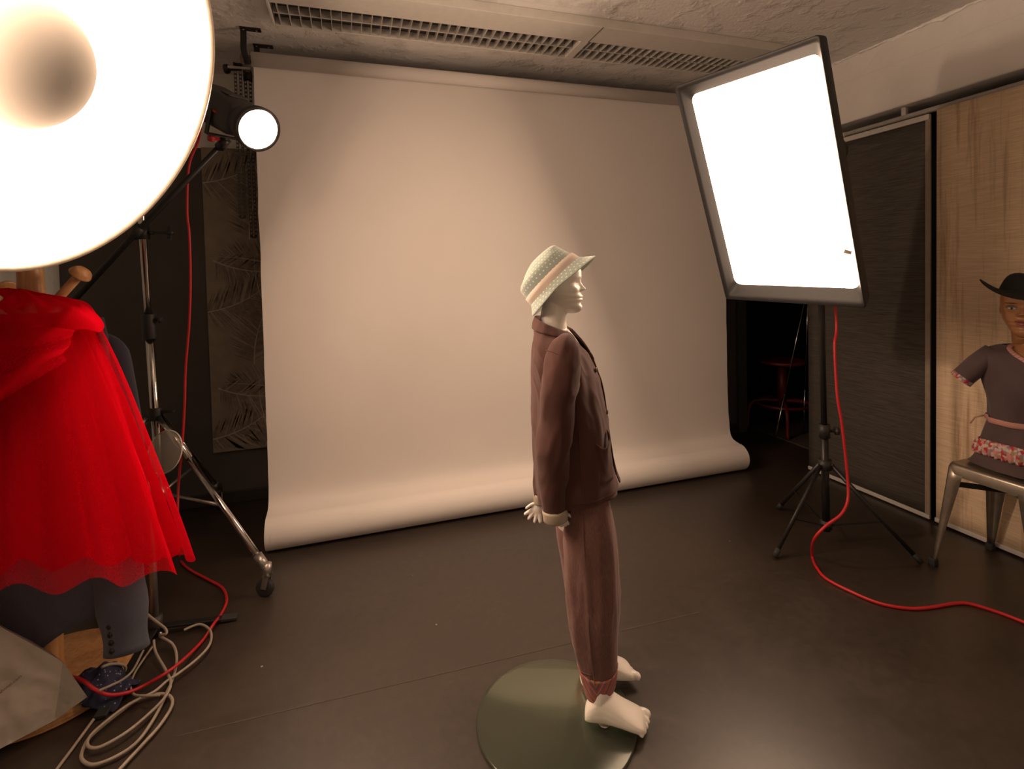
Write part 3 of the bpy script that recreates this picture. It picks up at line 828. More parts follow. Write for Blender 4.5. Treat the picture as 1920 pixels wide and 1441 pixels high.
SX = V((CR.x, CR.y, 0)).normalized(); SY = V((_f.x, _f.y, 0)).normalized()
ts = thing('tulle_skirt', 'bright red tulle skirt draped over the coat rack', 'skirt', RK+V((0, 0, 1.15)))
def tulle(name, mat, seed, rt, rb_, ztop, zbot, amp, npl, dep=0.42, a0=-0.25, a1=PI+0.25, flare=0.8, zj=0.02, shift=0.0):
    b = MB()
    def fn(u, v):
        a = a0+(a1-a0)*u
        s_ = v**flare
        r = rt+(rb_-rt)*s_
        pl = math.sin(a*npl+seed+1.7*math.sin(a*2.3+seed)+0.5*math.sin(v*3))
        n_ = noise.noise(V((a*2.2, v*1.6, seed)))
        rr = r*(1+0.10*n_*v)+amp*pl*(0.15+0.85*v)
        z = ztop+(zbot-ztop)*v+zj*noise.noise(V((a*3, seed, 0)))*v + 0.02*math.sin(a*npl+seed)*v + 0.055*max(0, math.sin(a))*v
        # shoulders of the heap: bulge outwards near the top
        return RK+SX*(math.cos(a)*rr+shift)-SY*(math.sin(a)*rr*dep+0.03)+V((0, 0, z))
    b.grid(fn, 260, 40)
    return b.build(name, mat, ts)
tulle('outer_layer', M_t1, 1.3, 0.20, 0.475, 1.19, 0.395, 0.026, 15, 0.46, flare=0.85)
tulle('middle_layer', M_t2, 4.1, 0.17, 0.43, 1.195, 0.44, 0.028, 18, 0.42, flare=0.85)
tulle('lining', M_t2, 7.7, 0.14, 0.36, 1.18, 0.55, 0.014, 8, 0.38)
# gathered top heap
b = MB()
def heap(u, v):
    a = -0.4+(PI+0.8)*u
    r = 0.205*math.sin(PI/2*min(1, v*1.02))
    z = 1.262-0.10*v**2.2 - 0.02*max(0, math.cos(a))*v
    rr = r+0.018*noise.noise(V((a*2, v*3, 2.0)))+0.01*math.sin(a*7)*v
    if math.cos(a) > 0: rr *= 1+0.28*math.cos(a)**3*v
    return RK+SX*(math.cos(a)*rr)-SY*(math.sin(a)*rr*0.5+0.05)+V((0, 0, z+0.022*noise.noise(V((a*3, v*2, 8)))))
b.grid(heap, 80, 24); b.build('gathered_top', M_t2, ts)
# swag: upper layer folded diagonally over the front
b = MB()
def swag(u, v):
    x = -0.42+0.66*u
    zt = 1.215-0.02*u-0.05*u*u
    zb = 0.60+0.46*u**1.1
    z = zt+(zb-zt)*v
    bul = math.sin(PI*min(1, v*0.9+0.1))
    d = 0.10+0.16*v*(1-0.55*u)+0.02*bul+0.010*math.sin(9*(v+u*1.3)+2*u)+0.008*noise.noise(V((u*6, v*5, 4)))
    d *= max(0.30, 1-(max(0, x)/0.36)**2*0.75)
    return RK+SX*x-SY*(d+0.05)+V((0, 0, z))
b.grid(swag, 70, 50); b.build('draped_fold', M_t1, ts)
b = MB()
def puff(u, v):
    a = -PI*0.1+PI*1.2*u
    r = 0.075*math.sin(PI*0.5*v+0.05)
    return RK+SX*(-0.075+math.cos(a)*r)-SY*(0.06+0.03*math.sin(a))+V((0, 0, 1.185+0.085*(1-v)*1+0.03*math.sin(a)*v+0.012*noise.noise(V((a*2, v*4, 1)))))
b.grid(puff, 30, 14); b.build('loose_puff', M_t1, ts)

# blue grey suit jacket under the tulle
M_suit = fabric('blue_grey_wool', (0.105, 0.115, 0.155), (0.070, 0.078, 0.108), 700)
M_navy = fabric('navy_cloth', (0.018, 0.018, 0.034), (0.011, 0.011, 0.022), 700)
sj = thing('suit_jacket', 'blue-grey suit jacket hanging on coat rack below red tulle', 'jacket', RK+V((0, 0, 0.9)))
b = MB()
def jac(u, v):
    a = -0.5+(PI+1.0)*u
    z = 1.10+(0.215-1.10)*v
    r = 0.12+0.13*min(1, v*2.2)+0.02*v
    zz = z+0.13*v*v*(-math.cos(a)*0.0)+ v*v*0.09*(abs(math.cos(a+0.15))**1.5) - 0.05*v*v*math.exp(-((a-1.45)/0.35)**2)
    rr = r*(1+0.05*math.sin(a*3+1)*v)
    return RK+SX*(math.cos(a)*rr*1.0-0.01*v)-SY*(math.sin(a)*rr*0.50+0.0)+V((0, 0, zz))
b.grid(jac, 60, 30); b.build('body', M_suit, sj, solid=0.006)
c0, c1 = pD(205, 900, 1.62), pD(238, 1218, 1.57)
pth = [c0, c0.lerp(c1, 0.35)+SX*-0.006, c0.lerp(c1, 0.7)+SX*0.0, c1]
pth = [V(p) for p in smooth_path([tuple(p) for p in pth], 6)]
b = MB(); b.tube(pth, [0.088-0.028*i/(len(pth)-1)+0.004*math.sin(i*1.1) for i in range(len(pth))], 26, False, up=SX, sx=1.0, sy=0.62); slv = b.build('sleeve', M_suit, sj, solid=0.005)
for k in range(4):
    q = c1.lerp(c0, 0.05+0.045*k)-SY*0.040-SX*0.012
    b = MB(); b.lathe(q, -SY, [(0.001, 0.004), (0.007, 0.004), (0.008, 0.0), (0.001, -0.001)], 14); b.build('button', M_blackplast, slv)
# navy garment behind
nj = thing('navy_jacket', 'dark navy jacket shoulder hanging behind the red tulle', 'jacket', RK+V((0.2, 0.1, 1.0)))
b = MB()
pth = [tuple(pD(x, y, 1.80)) for x, y in ((176, 640), (203, 660), (217, 720), (230, 800), (240, 900))]
pth = [V(p) for p in smooth_path(pth, 6)]
b.tube(pth, [0.03+0.035*min(1, i/7) for i in range(len(pth))], 22, True, up=SX, sx=1, sy=0.6); b.build('sleeve', M_navy, nj)
b = MB()
def nbody(u, v):
    a = -0.3+(PI+0.6)*u; r = 0.10+0.14*v
    return RK+SX*(math.cos(a)*r)+SY*(0.14+0.06*math.sin(a))+V((0, 0, 1.16-0.7*v))
b.grid(nbody, 30, 14); b.build('body', M_navy, nj, solid=0.005)

# polka dot scarf on the base
t = NT('navy_polka_dot'); c = t.coord()
vor = t.n('ShaderNodeTexVoronoi', None, Scale=75.0); t.set(vor.inputs['Vector'], c)
dot = t.math('LESS_THAN', vor.outputs['Distance'], 0.16)
t.bsdf(t.mix(dot, (0.016, 0.018, 0.05), (0.30, 0.30, 0.36)), 0.8)
M_dot = t.m
scp = pz(188, 1290, 0.03)
b = MB()
def scarf(u, v):
    x = (u-0.5)*2; y = (v-0.5)*2
    r = math.sqrt(x*x+y*y)
    h = 0.068*max(0, 1-r*r*0.62)*(0.75+0.4*noise.noise(V((x*2.0, y*2.0, 3))))+0.006*noise.noise(V((x*5, y*5, 5)))
    wob = 1+0.2*noise.noise(V((math.atan2(y, x)*1.2, 2, 0)))
    q = scp+SX*(x*0.085*wob)+SY*(y*0.06*wob)
    rbase = (V((q.x, q.y, 0))-RK).length
    k_ = min(1, max(0, (rbase-0.222)/0.02)); z0 = 0.038*(1-k_)+0.004*k_
    return V((q.x, q.y, z0+max(0.002, h)))
b.grid(scarf, 48, 40)
tag(b.build('polka_dot_scarf', M_dot, solid=0.002), 'crumpled navy scarf with small pale dots on wooden rack base', 'scarf')

# ---- white paper bag
t = NT('creased_white_paper'); c = t.coord()
n1 = t.noise(c, 7, 4, 0.6)
t.bsdf(t.ramp(n1, [(0.3, (0.31, 0.275, 0.23)), (0.7, (0.38, 0.345, 0.295))]), 0.7, 0, t.bump(t.noise(c, 9, 3, 0.5), 0.5, 0.02))
M_bag = t.m
bg = thing('paper_bag', 'creased white paper carrier bag leaning on coat rack base', 'bag', pz(60, 1380))
A_ = pD(-150, 1090, 1.33); Bq = pD(118, 1240, 1.50); Cq = pD(164, 1306, 1.50); Dq = pz(-70, 1440, 0.037)
b = MB()
back = SY*0.06-SX*0.09-V((0, 0, 0.015))
BR_ = pz(102, 1350, 0.037)
def quad(a, b_, c_, d_, nn, amp, sd):
    nrm = (b_-a).cross(d_-a).normalized()
    def fn(u, v):
        p = a.lerp(b_, u).lerp(d_.lerp(c_, u), v)
        w = math.sin(PI*u)**0.5*math.sin(PI*v)**0.5
        return p+nrm*(amp*w*noise.noise(V((u*3+sd, v*3, sd)))+amp*0.5*w*noise.noise(V((u*8+sd, v*7, sd))))
    b.grid(fn, nn, nn)
E_ = A_+back; F_ = Bq+back*0.9; G_ = Cq+back*0.8; H_ = Dq+back
quad(A_, Bq, BR_, Dq, 24, 0.010, 1.0)       # front
quad(Bq, F_, G_, Cq, 12, 0.006, 2.0)        # right end
def tri(u, v):
    return Bq.lerp(BR_, v).lerp(Bq.lerp(Cq, v), u)
b.grid(tri, 10, 14)
quad(A_, E_, F_, Bq, 10, 0.006, 4.0)
quad(E_, F_, G_, H_, 10, 0.004, 5.0)
quad(Dq, BR_, G_, H_, 10, 0.0, 6.0)
b.build('paper_body', M_bag, bg, weld=True)
tx = (pD(47, 1262, 1.5)-pD(-20, 1315, 1.5)).normalized()
nrm = (Bq-A_).cross(Dq-A_).normalized()
if nrm.dot(CO-A_) < 0: nrm = -nrm
def onplane(x, y):
    r_ = ray(x, y); s_ = (A_-CO).dot(nrm)/r_.dot(nrm); return CO+r_*s_
e0, e1 = onplane(-14, 1308), onplane(48, 1259)
xd = e1-e0
text_mesh('egnahotel.com', 0.0185*xd.length/0.125, 'lettering', plain('dark_red_print', (0.10, 0.03, 0.02), 0.7), bg, e0+nrm*0.012, xd, nrm.cross(xd))

# ---- cables
def cable(name, label, pts, r, mat, sub=10):
    P_ = smooth_path([tuple(p) for p in pts], sub)
    b = MB(); b.tube([V(p) for p in P_], r, 10)
    return tag(b.build(name, mat), label, 'cable')
def zz(o, k): return V((o[0]/2.568, 880+o[1]/2.568, k))
def fl_pts(L_, z=0.006): return [pz(x/2.568, 880+y/2.568, z) for x, y in L_]
g1 = fl_pts([(190, 1560), (275, 1440), (350, 1340), (430, 1230), (510, 1120), (570, 1020)], 0.006)+[pz(604/2.568, 880+962/2.568, 0.03), pz(588/2.568, 880+938/2.568, 0.06), pz(535/2.568, 880+936/2.568, 0.085), pz(490/2.568, 880+950/2.568, 0.10)]
cable('grey_cable', 'grey cable running from lower frame edge up to the navy scarf', g1, 0.0042, M_grey)
g2 = [(640, 640), (700, 690), (750, 730), (795, 765), (800, 790), (770, 800), (830, 840), (850, 900), (840, 980), (800, 1080), (740, 1200), (660, 1310), (560, 1380), (450, 1420), (395, 1395), (400, 1345), (440, 1280), (560, 1180), (660, 1110), (760, 1080), (820, 1092), (826, 1140), (770, 1230), (680, 1330), (570, 1450), (480, 1560)]
zs = [0.22, 0.16, 0.11, 0.07, 0.06, 0.05, 0.02]+[0.012]*30
cable('grey_cable', 'grey cable coiled in two long loops in front of black legs', [pz(x/2.568, 880+y/2.568, zs[i]) for i, (x, y) in enumerate(g2)], 0.0045, M_grey)
g3 = [(740, 820), (750, 880), (800, 970), (822, 1030), (790, 1100), (700, 1190), (600, 1270), (480, 1335), (424, 1330), (432, 1285), (500, 1220), (620, 1130), (740, 1070), (800, 1020), (860, 980), (950, 910), (1010, 840), (1012, 775), (960, 745), (885, 772)]
zs = [0.05, 0.03]+[0.021]*40
cable('grey_cable', 'grey cable looping wide to the right over the black leg', [pz(x/2.568, 880+y/2.568, (zs[i] if i < 14 else 0.02)) for i, (x, y) in enumerate(g3)], 0.0042, M_grey)
g4 = [(770, 1085), (700, 1088), (645, 1082), (628, 1040), (650, 975), (700, 900), (735, 850)]
cable('grey_cable', 'short grey cable bend beside black leg near blue sleeve', [pz(x/2.568, 880+y/2.568, 0.014 if i > 1 else 0.03) for i, (x, y) in enumerate(g4)], 0.0036, M_grey)
g5 = [(690, 870), (640, 965), (590, 1010), (530, 1040), (480, 1062)]
cable('grey_cable', 'thin grey cable lying across the navy scarf', [pz(x/2.568, 880+y/2.568, 0.03+0.018*i) for i, (x, y) in enumerate(g5)], 0.0034, M_grey)
hang = [(388, 238, 2.22), (372, 262, 2.25), (357, 300, 2.27), (352, 335, 2.27), (351, 400, 2.27), (355, 440, 2.27), (357, 520, 2.27), (355, 600, 2.27), (348, 690, 2.27), (346, 760, 2.26), (341, 840, 2.25), (335, 905, 2.22), (333, 975, 2.18)]
plug = lC-lN*0.30+camside*0.078-upv*0.05
pts = [plug]+[pD(x, y, d) for x, y, d in hang[1:]]
pts += [pz(x, y, 0.007) for x, y in ((336, 1040), (343, 1056), (360, 1070), (390, 1086), (417, 1102), (425, 1125), (415, 1150))]
pts += [pz(400, 1170, 0.024), pz(380, 1200, 0.007), pz(345, 1235, 0.028), pz(310, 1262, 0.03), pz(270, 1285, 0.016), pz(238, 1298, 0.025), pz(205, 1302, 0.05), pz(178, 1292, 0.08), pz(156, 1276, 0.10), pz(128, 1268, 0.08), pz(96, 1275, 0.05)]
cable('red_cable', 'red cable hanging from small round lamp down to the floor', pts, 0.0052, M_red)
pts = [hc+V((0.02, 0.0, -0.08))-CR*0.0, pD(1567, 585, 2.30), pD(1565, 650, 2.27), pD(1570, 740, 2.25), pD(1578, 790, 2.24), pD(1585, 850, 2.23), pD(1590, 905, 2.22), pD(1589, 940, 2.20), pD(1576, 965, 2.17), pD(1548, 986, 2.16), pD(1526, 1012, 2.18)]
pts += [pz(x, y, 0.006) for x, y in ((1523, 1042), (1531, 1063), (1550, 1085), (1600, 1111), (1650, 1131), (1700, 1140), (1740, 1139), (1790, 1131), (1820, 1132), (1870, 1147), (1920, 1166), (2000, 1200))]
cable('red_cable', 'red cable dropping from the softbox and curving over floor to right', pts, 0.0060, M_red)

# ================================================================== RIGHT SIDE
# curtain rail and panels
PXN = 2.725
cra = thing('curtain_rail', 'pale round curtain rail below concrete beam at right', 'curtain rail', (2.75, 1.0, 2.04))
b = MB(); b.tube([V((2.745, -1.2, 2.032)), V((2.745, 2.26, 2.032))], 0.013, 14); b.build('rail_tube', M_alu, cra)
b = MB(); 
b = MB(); b.tube([V((2.745, 2.258, 2.032)), V((2.745, 2.275, 2.032))], 0.015, 14); b.build('end_cap', M_alu, cra)
for y in (1.93, 0.6, -0.6):
    b = MB(); b.abox(2.735, 2.755, y-0.012, y+0.012, 2.04, 2.082); b.build('rail_bracket', M_alu, cra, bevel=0.003)
def panel(name, label, y0, y1, mat, z0, z1, head, edge):
    pt_ = thing(name, label, 'panel curtain', (PXN, (y0+y1)/2, z1))
    b = MB()
    def fn(u, v):
        y = y0+(y1-y0)*u; z = z0+(z1-z0)*v
        return V((PXN+0.004*noise.noise(V((y*1.5, z*0.8, 3)))*math.sin(PI*v), y, z))
    b.grid(fn, 16, 30); b.build('fabric', mat, pt_, solid=0.002)
    b = MB(); b.abox(PXN-0.008, PXN+0.008, y0-0.003, y1+0.003, z0-0.02, z0+0.001); b.build('bottom_bar', M_alu, pt_, bevel=0.003)
    if head:
        b = MB(); b.abox(PXN-0.010, PXN+0.010, y0, min(y1, 2.265), z1-0.004, z1+0.024); b.build('head_rail', M_alu, pt_, bevel=0.003)
    if edge:
        b = MB(); b.abox(PXN-0.005, PXN+0.005, y0-0.004, y0+0.020, z0-0.02, z1); b.build('edge_strip', M_edge, pt_, bevel=0.002)
    return pt_
panel('panel_curtain', 'dark brown woven panel curtain behind the softbox stand', 1.795, 2.50, M_wdark, 0.028, 1.985, True, True)
panel('panel_curtain', 'beige woven panel curtain with brown stains at right edge', 0.55, 1.765, M_wbeige, 0.03, 2.022, False, False)

# stool
sx0, sx1, sy0, sy1 = 2.32, 2.70, 1.15, 1.53
SZ = 0.452
M_tol = plain('brushed_gunmetal', (0.34, 0.30, 0.25), 0.36, 0.85, var=0.15, nscale=18)
stl = thing('metal_stool', 'bare metal industrial stool under the seated mannequin', 'stool', (2.51, 1.34, 0))
scx, scy = 2.51, 1.34
def rrect(hx, hy, z, rad, k=6, cx=scx, cy=scy):
    pts = []
    for sx, sy, a0 in ((1, 1, 0), (-1, 1, 90), (-1, -1, 180), (1, -1, 270)):
        for i in range(k):
            a = math.radians(a0+90*i/(k-1)); pts.append(V((cx+(hx-rad)*sx+rad*math.cos(a), cy+(hy-rad)*sy+rad*math.sin(a), z)))
    return pts
b = MB(); b.loft([rrect(0.150, 0.150, SZ-0.05, 0.03), rrect(0.152, 0.152, SZ-0.012, 0.035), rrect(0.147, 0.147, SZ-0.002, 0.035), rrect(0.138, 0.138, SZ, 0.035), rrect(0.125, 0.125, SZ-0.004, 0.03), rrect(0.04, 0.04, SZ-0.005, 0.02)], False, True)
b.build('seat', M_tol, stl)
for ix, (lx, ly) in enumerate(((-1, 1), (-1, -1), (1, 1), (1, -1))):
    b = MB(); rings = []
    for k in range(9):
        s_ = k/8
        tx_, ty_ = scx+lx*(0.148+(0.187-0.148)*s_), scy+ly*(0.148+(0.187-0.148)*s_)
        w = 0.062*(1-s_)+0.017*s_; z = (SZ-0.016)*(1-s_)+0.012*s_
        # L-shaped pressed sheet: two flanges meeting at the outer corner
        o_ = V((tx_, ty_, z)); th = 0.0022
        r1 = 0.012
        rings.append([o_+V((-lx*w, 0, 0)), o_+V((-lx*r1, 0, 0)), o_+V((-lx*r1*0.3, -ly*r1*0.3, 0)), o_+V((0, -ly*r1, 0)), o_+V((0, -ly*w, 0)),
                      o_+V((-lx*th, -ly*w, 0)), o_+V((-lx*th, -ly*r1, 0)), o_+V((-lx*(r1*0.3+th), -ly*(r1*0.3+th), 0)), o_+V((-lx*r1, -ly*th, 0)), o_+V((-lx*w, -ly*th, 0))])
    b.loft(rings); lg = b.build('leg', M_tol, stl)
    e_ = V((scx+lx*0.180, scy+ly*0.180, 0.012))
    b = MB(); b.loft([[e_+V((dx, dy, -0.012)) for dx, dy in ((-.014, -.014), (.014, -.014), (.014, .014), (-.014, .014))], [e_+V((dx, dy, 0.02)) for dx, dy in ((-.013, -.013), (.013, -.013), (.013, .013), (-.013, .013))]]); b.build('rubber_foot', M_rubber, lg, bevel=0.004)
b = MB(); b.bar((scx-0.15, scy-0.15, SZ-0.09), (scx+0.15, scy+0.15, SZ-0.09), 0.004, 0.022); b.bar((scx-0.15, scy+0.15, SZ-0.09), (scx+0.15, scy-0.15, SZ-0.09), 0.004, 0.022); b.build('cross_brace', M_blackmetal, stl)

# ------------------------------------------------------------------ head generator
def interp(tab, z):
    for (a, x), (c, y) in zip(tab, tab[1:]):
        if z <= c:
            s_ = (z-a)/(c-a); s_ = s_*s_*(3-2*s_)*0.5+s_*0.5
            return x+(y-x)*s_
    return tab[-1][1]
FRONT = [(0, 0.33), (0.02, 0.39), (0.07, 0.425), (0.11, 0.43), (0.155, 0.405), (0.185, 0.405), (0.205, 0.42), (0.235, 0.425), (0.252, 0.405), (0.27, 0.43), (0.295, 0.425), (0.335, 0.405), (0.37, 0.405), (0.42, 0.405), (0.50, 0.395), (0.545, 0.405), (0.60, 0.425), (0.70, 0.425), (0.8, 0.375), (0.9, 0.27), (0.965, 0.15), (1, 0.02)]
BACK = [(0, -0.12), (0.08, -0.05), (0.14, 0.10), (0.22, 0.24), (0.32, 0.36), (0.42, 0.43), (0.55, 0.48), (0.68, 0.485), (0.8, 0.43), (0.9, 0.31), (0.965, 0.18), (1, 0.02)]
WID = [(0, 0.075), (0.03, 0.115), (0.08, 0.160), (0.15, 0.215), (0.22, 0.262), (0.32, 0.315), (0.42, 0.335), (0.55, 0.350), (0.66, 0.350), (0.78, 0.315), (0.88, 0.24), (0.955, 0.14), (1, 0.02)]
NOSE = [(0, 0), (0.345, 0), (0.365, 0.03), (0.385, 0.090), (0.40, 0.098), (0.42, 0.082), (0.47, 0.045), (0.52, 0.022), (0.57, 0.006), (0.62, 0), (1, 0)]
def head(b, O_, F_, L_, U_, h, wide=1.0, n=72, nz=90):
    rings = []
    for i in range(nz+1):
        z = i/nz
        f = interp(FRONT, z); bk = interp(BACK, z); w = interp(WID, z)*wide; ns = interp(NOSE, z)
        ring = []
        for k in range(n):
            a = 2*PI*k/n
            if a > PI: a -= 2*PI
            ca, sa = math.cos(a), math.sin(a)
            cc = (f+bk)/2; mid = (f-bk)/2
            # super-ellipse with a flattened face
            ex = 0.82 if ca > 0 else 0.95
            x = mid + cc*math.copysign(abs(ca)**ex, ca)
            y = w*math.copysign(abs(sa)**0.95, sa)
            x += ns*math.exp(-(y/(0.045+0.03*max(0, 0.42-z)/0.1*0.5 if z < 0.42 else 0.04))**2) if ca > 0 else 0
            if ca > 0:
                for sgn in (-1, 1):
                    # sockets, cheek bones, nostril wings
                    x -= 0.045*math.exp(-((y-sgn*0.145)/0.075)**2-((z-0.49)/0.045)**2)
                    x += 0.022*math.exp(-((y-sgn*0.145)/0.06)**2-((z-0.487)/0.022)**2)
                    x += 0.018*math.exp(-((y-sgn*0.20)/0.08)**2-((z-0.39)/0.06)**2)
                    x += 0.035*math.exp(-((y-sgn*0.055)/0.022)**2-((z-0.385)/0.02)**2)
                # mouth only bulges in the middle
                x += 0.02*math.exp(-(y/0.075)**2)*(math.exp(-((z-0.275)/0.016)**2)+math.exp(-((z-0.225)/0.018)**2))-0.012*math.exp(-(y/0.075)**2-((z-0.252)/0.007)**2)
            ring.append(O_+F_*(x*h)+L_*(y*h)+U_*(z*h))
        rings.append(ring)
    b.loft(rings)
    for sgn in (-1, 1):
        b.ell(O_+F_*(-0.02*h)+L_*(sgn*0.345*h*wide)+U_*(0.46*h), F_*0.055*h, L_*0.02*h, U_*0.10*h+F_*-0.02*h, 14, 10)

# ================================================================== CHILD MANNEQUIN
MP0 = V((0.735, 1.343, 0)); MF = V((0.87, -0.49, 0)).normalized(); ML = V((0.49, 0.87, 0)).normalized(); ZU = V((0, 0, 1))
def S(x, y, off=0.0):
    r_ = ray(x, y); s_ = ((MP0+ML*off-CO).dot(ML))/r_.dot(ML); return CO+r_*s_
mn = thing('child_mannequin', 'white child mannequin in brown jacket, trousers and dotted hat', 'mannequin', (0.60, 1.34, 0))
def hring(B_, F_, w, n=48, e=0.85, skew=0.0):
    c_ = (B_+F_)/2; a_ = (F_-B_)/2
    pts = []
    for k in range(n):
        t_ = 2*PI*k/n; ca, sa = math.cos(t_), math.sin(t_)
        pts.append(c_+a_*math.copysign(abs(ca)**e, ca)+ML*(w*math.copysign(abs(sa)**e, sa)))
    return pts
def levels(L_, sub=5):
    """rows (yb, xb, yf, xf, w) -> smoothed rows"""
    return smooth_path(L_, sub)

b = MB()
# head
hO = S(1053, 579, 0); hh = 0.178
fz = (V((MF.x, MF.y, 0))).normalized()
HF = fz; HU = ZU.copy()
# place so that the front profile meets the face outline
chin = S(1092, 576, 0)
hO = chin - HF*(0.43*hh) - HU*(0.09*hh)
head(b, hO, HF, ML, HU, hh, 0.96)
# neck, torso
nk = [(S(1036, 540), 0.040), (S(1040, 575), 0.038), (S(1037, 600), 0.040), (S(1034, 625), 0.050)]
b.tube([p for p, r in nk], [r for p, r in nk], 28, True, up=MF, sx=1.0, sy=0.95)
tl_ = levels([(615, 1012, 618, 1066, 0.045), (640, 1010, 645, 1085, 0.10), (670, 1012, 672, 1098, 0.115), (720, 1014, 720, 1112, 0.105), (800, 1018, 800, 1115, 0.095), (880, 1022, 880, 1125, 0.11), (930, 1030, 930, 1130, 0.115), (970, 1045, 970, 1125, 0.10)])
b.loft([hring(S(r[1], r[0]), S(r[3], r[2]), r[4], 36) for r in tl_])
def limb(pts, n=20):
    P_ = smooth_path([(*p, r) for p, r in pts], 5)
    b.tube([V(p[:3]) for p in P_], [p[3] for p in P_], n, True, up=MF)
# arms
near_arm = [(S(1052, 655, -0.115), 0.038), (S(1045, 720, -0.125), 0.034), (S(1038, 800, -0.135), 0.030), (S(1035, 880, -0.135), 0.026), (S(1041, 945, -0.135), 0.019), (S(1047, 966, -0.135), 0.017)]
far_arm = [(S(1050, 655, 0.115), 0.038), (S(1040, 720, 0.125), 0.034), (S(1027, 800, 0.145), 0.024), (S(1019, 870, 0.156), 0.018), (S(1014, 925, 0.157), 0.015), (S(1013, 942, 0.156), 0.015)]
limb(near_arm); limb(far_arm)
def hand(wrist, dirv, palm_n, side_v, sc, spread=0.5, curl=0.3, thumb=1):
    """dirv: towards the fingers, side_v: towards the thumb, palm_n: palm normal"""
    d = dirv.normalized(); s_ = (side_v-d*side_v.dot(d)).normalized(); n_ = palm_n-d*palm_n.dot(d); n_ = (n_-s_*n_.dot(s_)).normalized()
    rings = []
    for t_, w, th in ((0, 0.013, 0.011), (0.2, 0.017, 0.011), (0.5, 0.022, 0.0105), (0.85, 0.023, 0.0095), (1.0, 0.021, 0.008)):
        c_ = wrist+d*(0.048*sc*t_)
        rings.append([c_+s_*(w*sc*math.cos(2*PI*k/16))+n_*(th*sc*math.sin(2*PI*k/16)) for k in range(16)])
    b.loft(rings)
    for i, (o_, ln) in enumerate(((0.0165, 0.034), (0.0058, 0.038), (-0.0052, 0.036), (-0.016, 0.030))):
        p = wrist+d*(0.044*sc)+s_*(o_*sc)
        dd = (d+s_*(o_/0.016*spread)).normalized(); pts = [p]; rr = [0.0084*sc]
        for j in range(3):
            dd = (dd+n_*curl*(0.7+0.3*j)).normalized(); pts.append(pts[-1]+dd*(ln*sc*(0.42, 0.32, 0.26)[j])); rr.append((0.0084-0.0006*(j+1))*sc)
        pp = smooth_path([(*q, r) for q, r in zip(pts, rr)], 4)
        b.tube([V(q[:3]) for q in pp], [q[3] for q in pp], 10, True)
        b.ell(V(pp[-1][:3]), d*0.0058*sc, s_*0.0056*sc, n_*0.0056*sc, 10, 8)
    p = wrist+d*(0.012*sc)+s_*(0.012*sc)
    dd = (d*0.6+s_*0.8+n_*0.25).normalized(); pts = [p, p+dd*0.018*sc, p+dd*0.018*sc+(dd+d*0.5+n_*0.2).normalized()*0.016*sc, p+dd*0.018*sc+(dd+d*0.5+n_*0.2).normalized()*0.016*sc+(dd+d*0.9+n_*0.3).normalized()*0.013*sc]
    pp = smooth_path([tuple(q) for q in pts], 4)
    b.tube([V(q) for q in pp], [0.0075*sc*(1-0.3*i/len(pp)) for i in range(len(pp))], 10, True)
    b.ell(V(pp[-1]), d*0.005*sc, s_*0.005*sc, n_*0.005*sc, 8, 6)
hand(S(1014, 941, 0.155), S(1000, 964, 0.15)-S(1013, 938, 0.155), -ML+MF*0.2, (S(1004, 930, 0.15)-S(1013, 938, 0.155))*1.0+MF*-0.3, 0.84, 0.62, 0.10)
hand(S(1045, 955, -0.135), S(1056, 990, -0.13)-S(1045, 955, -0.135), ML, MF*1.0, 0.72, 0.25, 0.35)
# legs
hN, tN = pz(1104, 1346, 0.02), pz(1222, 1364, 0.02)
dN_ = (tN-hN).normalized(); FLn = 0.182
hN = tN-dN_*FLn
tF = pz(1194, 1262, 0.02); dF_ = V((0.985, -0.10, 0)).normalized(); hF = tF-dF_*FLn
def foot(hl, d, sgn):
    s_ = ZU.cross(d)   # left of the foot
    L_ = FLn
    st_ = [(0.0, 0.012, 0.030, 0.016), (0.03, 0.020, 0.048, 0.024), (0.10, 0.026, 0.070, 0.029), (0.2, 0.029, 0.092, 0.030), (0.30, 0.029, 0.097, 0.030), (0.42, 0.030, 0.086, 0.033), (0.55, 0.032, 0.070, 0.036), (0.68, 0.036, 0.055, 0.040), (0.80, 0.038, 0.042, 0.041), (0.87, 0.036, 0.032, 0.038), (0.905, 0.028, 0.022, 0.03)]
    rings = []
    for t_, w0, h, w in smooth_path(st_, 3):
        c_ = hl+d*(t_*L_); z0 = 0.004*math.sin(PI*min(1, t_*1.1))
        ring = []
        for k in range(24):
            a = 2*PI*k/24; ca, sa = math.cos(a), math.sin(a)
            zz_ = z0 + (h-z0)*(0.5+0.5*math.copysign(abs(sa)**0.7, sa))
            wt = w*(1.0-0.35*max(0, sa)**1.5)
            ring.append(c_+s_*(wt*math.copysign(abs(ca)**0.8, ca)+0.004*sgn*math.sin(PI*t_))+ZU*zz_)
        rings.append(ring)
    b.loft(rings)
    for i in range(5):
        # big toe on the inner side
        o_ = (0.0285, 0.0085, -0.0085, -0.0245, -0.0390)[i]*sgn*-0.95
        r_ = (0.0118, 0.0075, 0.0072, 0.0070, 0.0066)[i]; tt = (0.985, 0.985, 0.96, 0.93, 0.89)[i]
        p0 = hl+d*((tt-0.17)*L_)+s_*o_*0.9+ZU*0.020; p1 = hl+d*((tt-0.04)*L_)+s_*o_+ZU*(r_+0.002)
        pp = smooth_path([tuple(p0), tuple(p0.lerp(p1, 0.55)+ZU*0.003), tuple(p1)], 4)
        b.tube([V(q) for q in pp], [r_*(0.95+0.05*j/len(pp)) for j in range(len(pp))], 12, True)
        b.ell(p1, d*(r_*0.85), s_*r_, ZU*r_, 12, 8)
foot(hN, dN_, -1); foot(hF, dF_, 1)
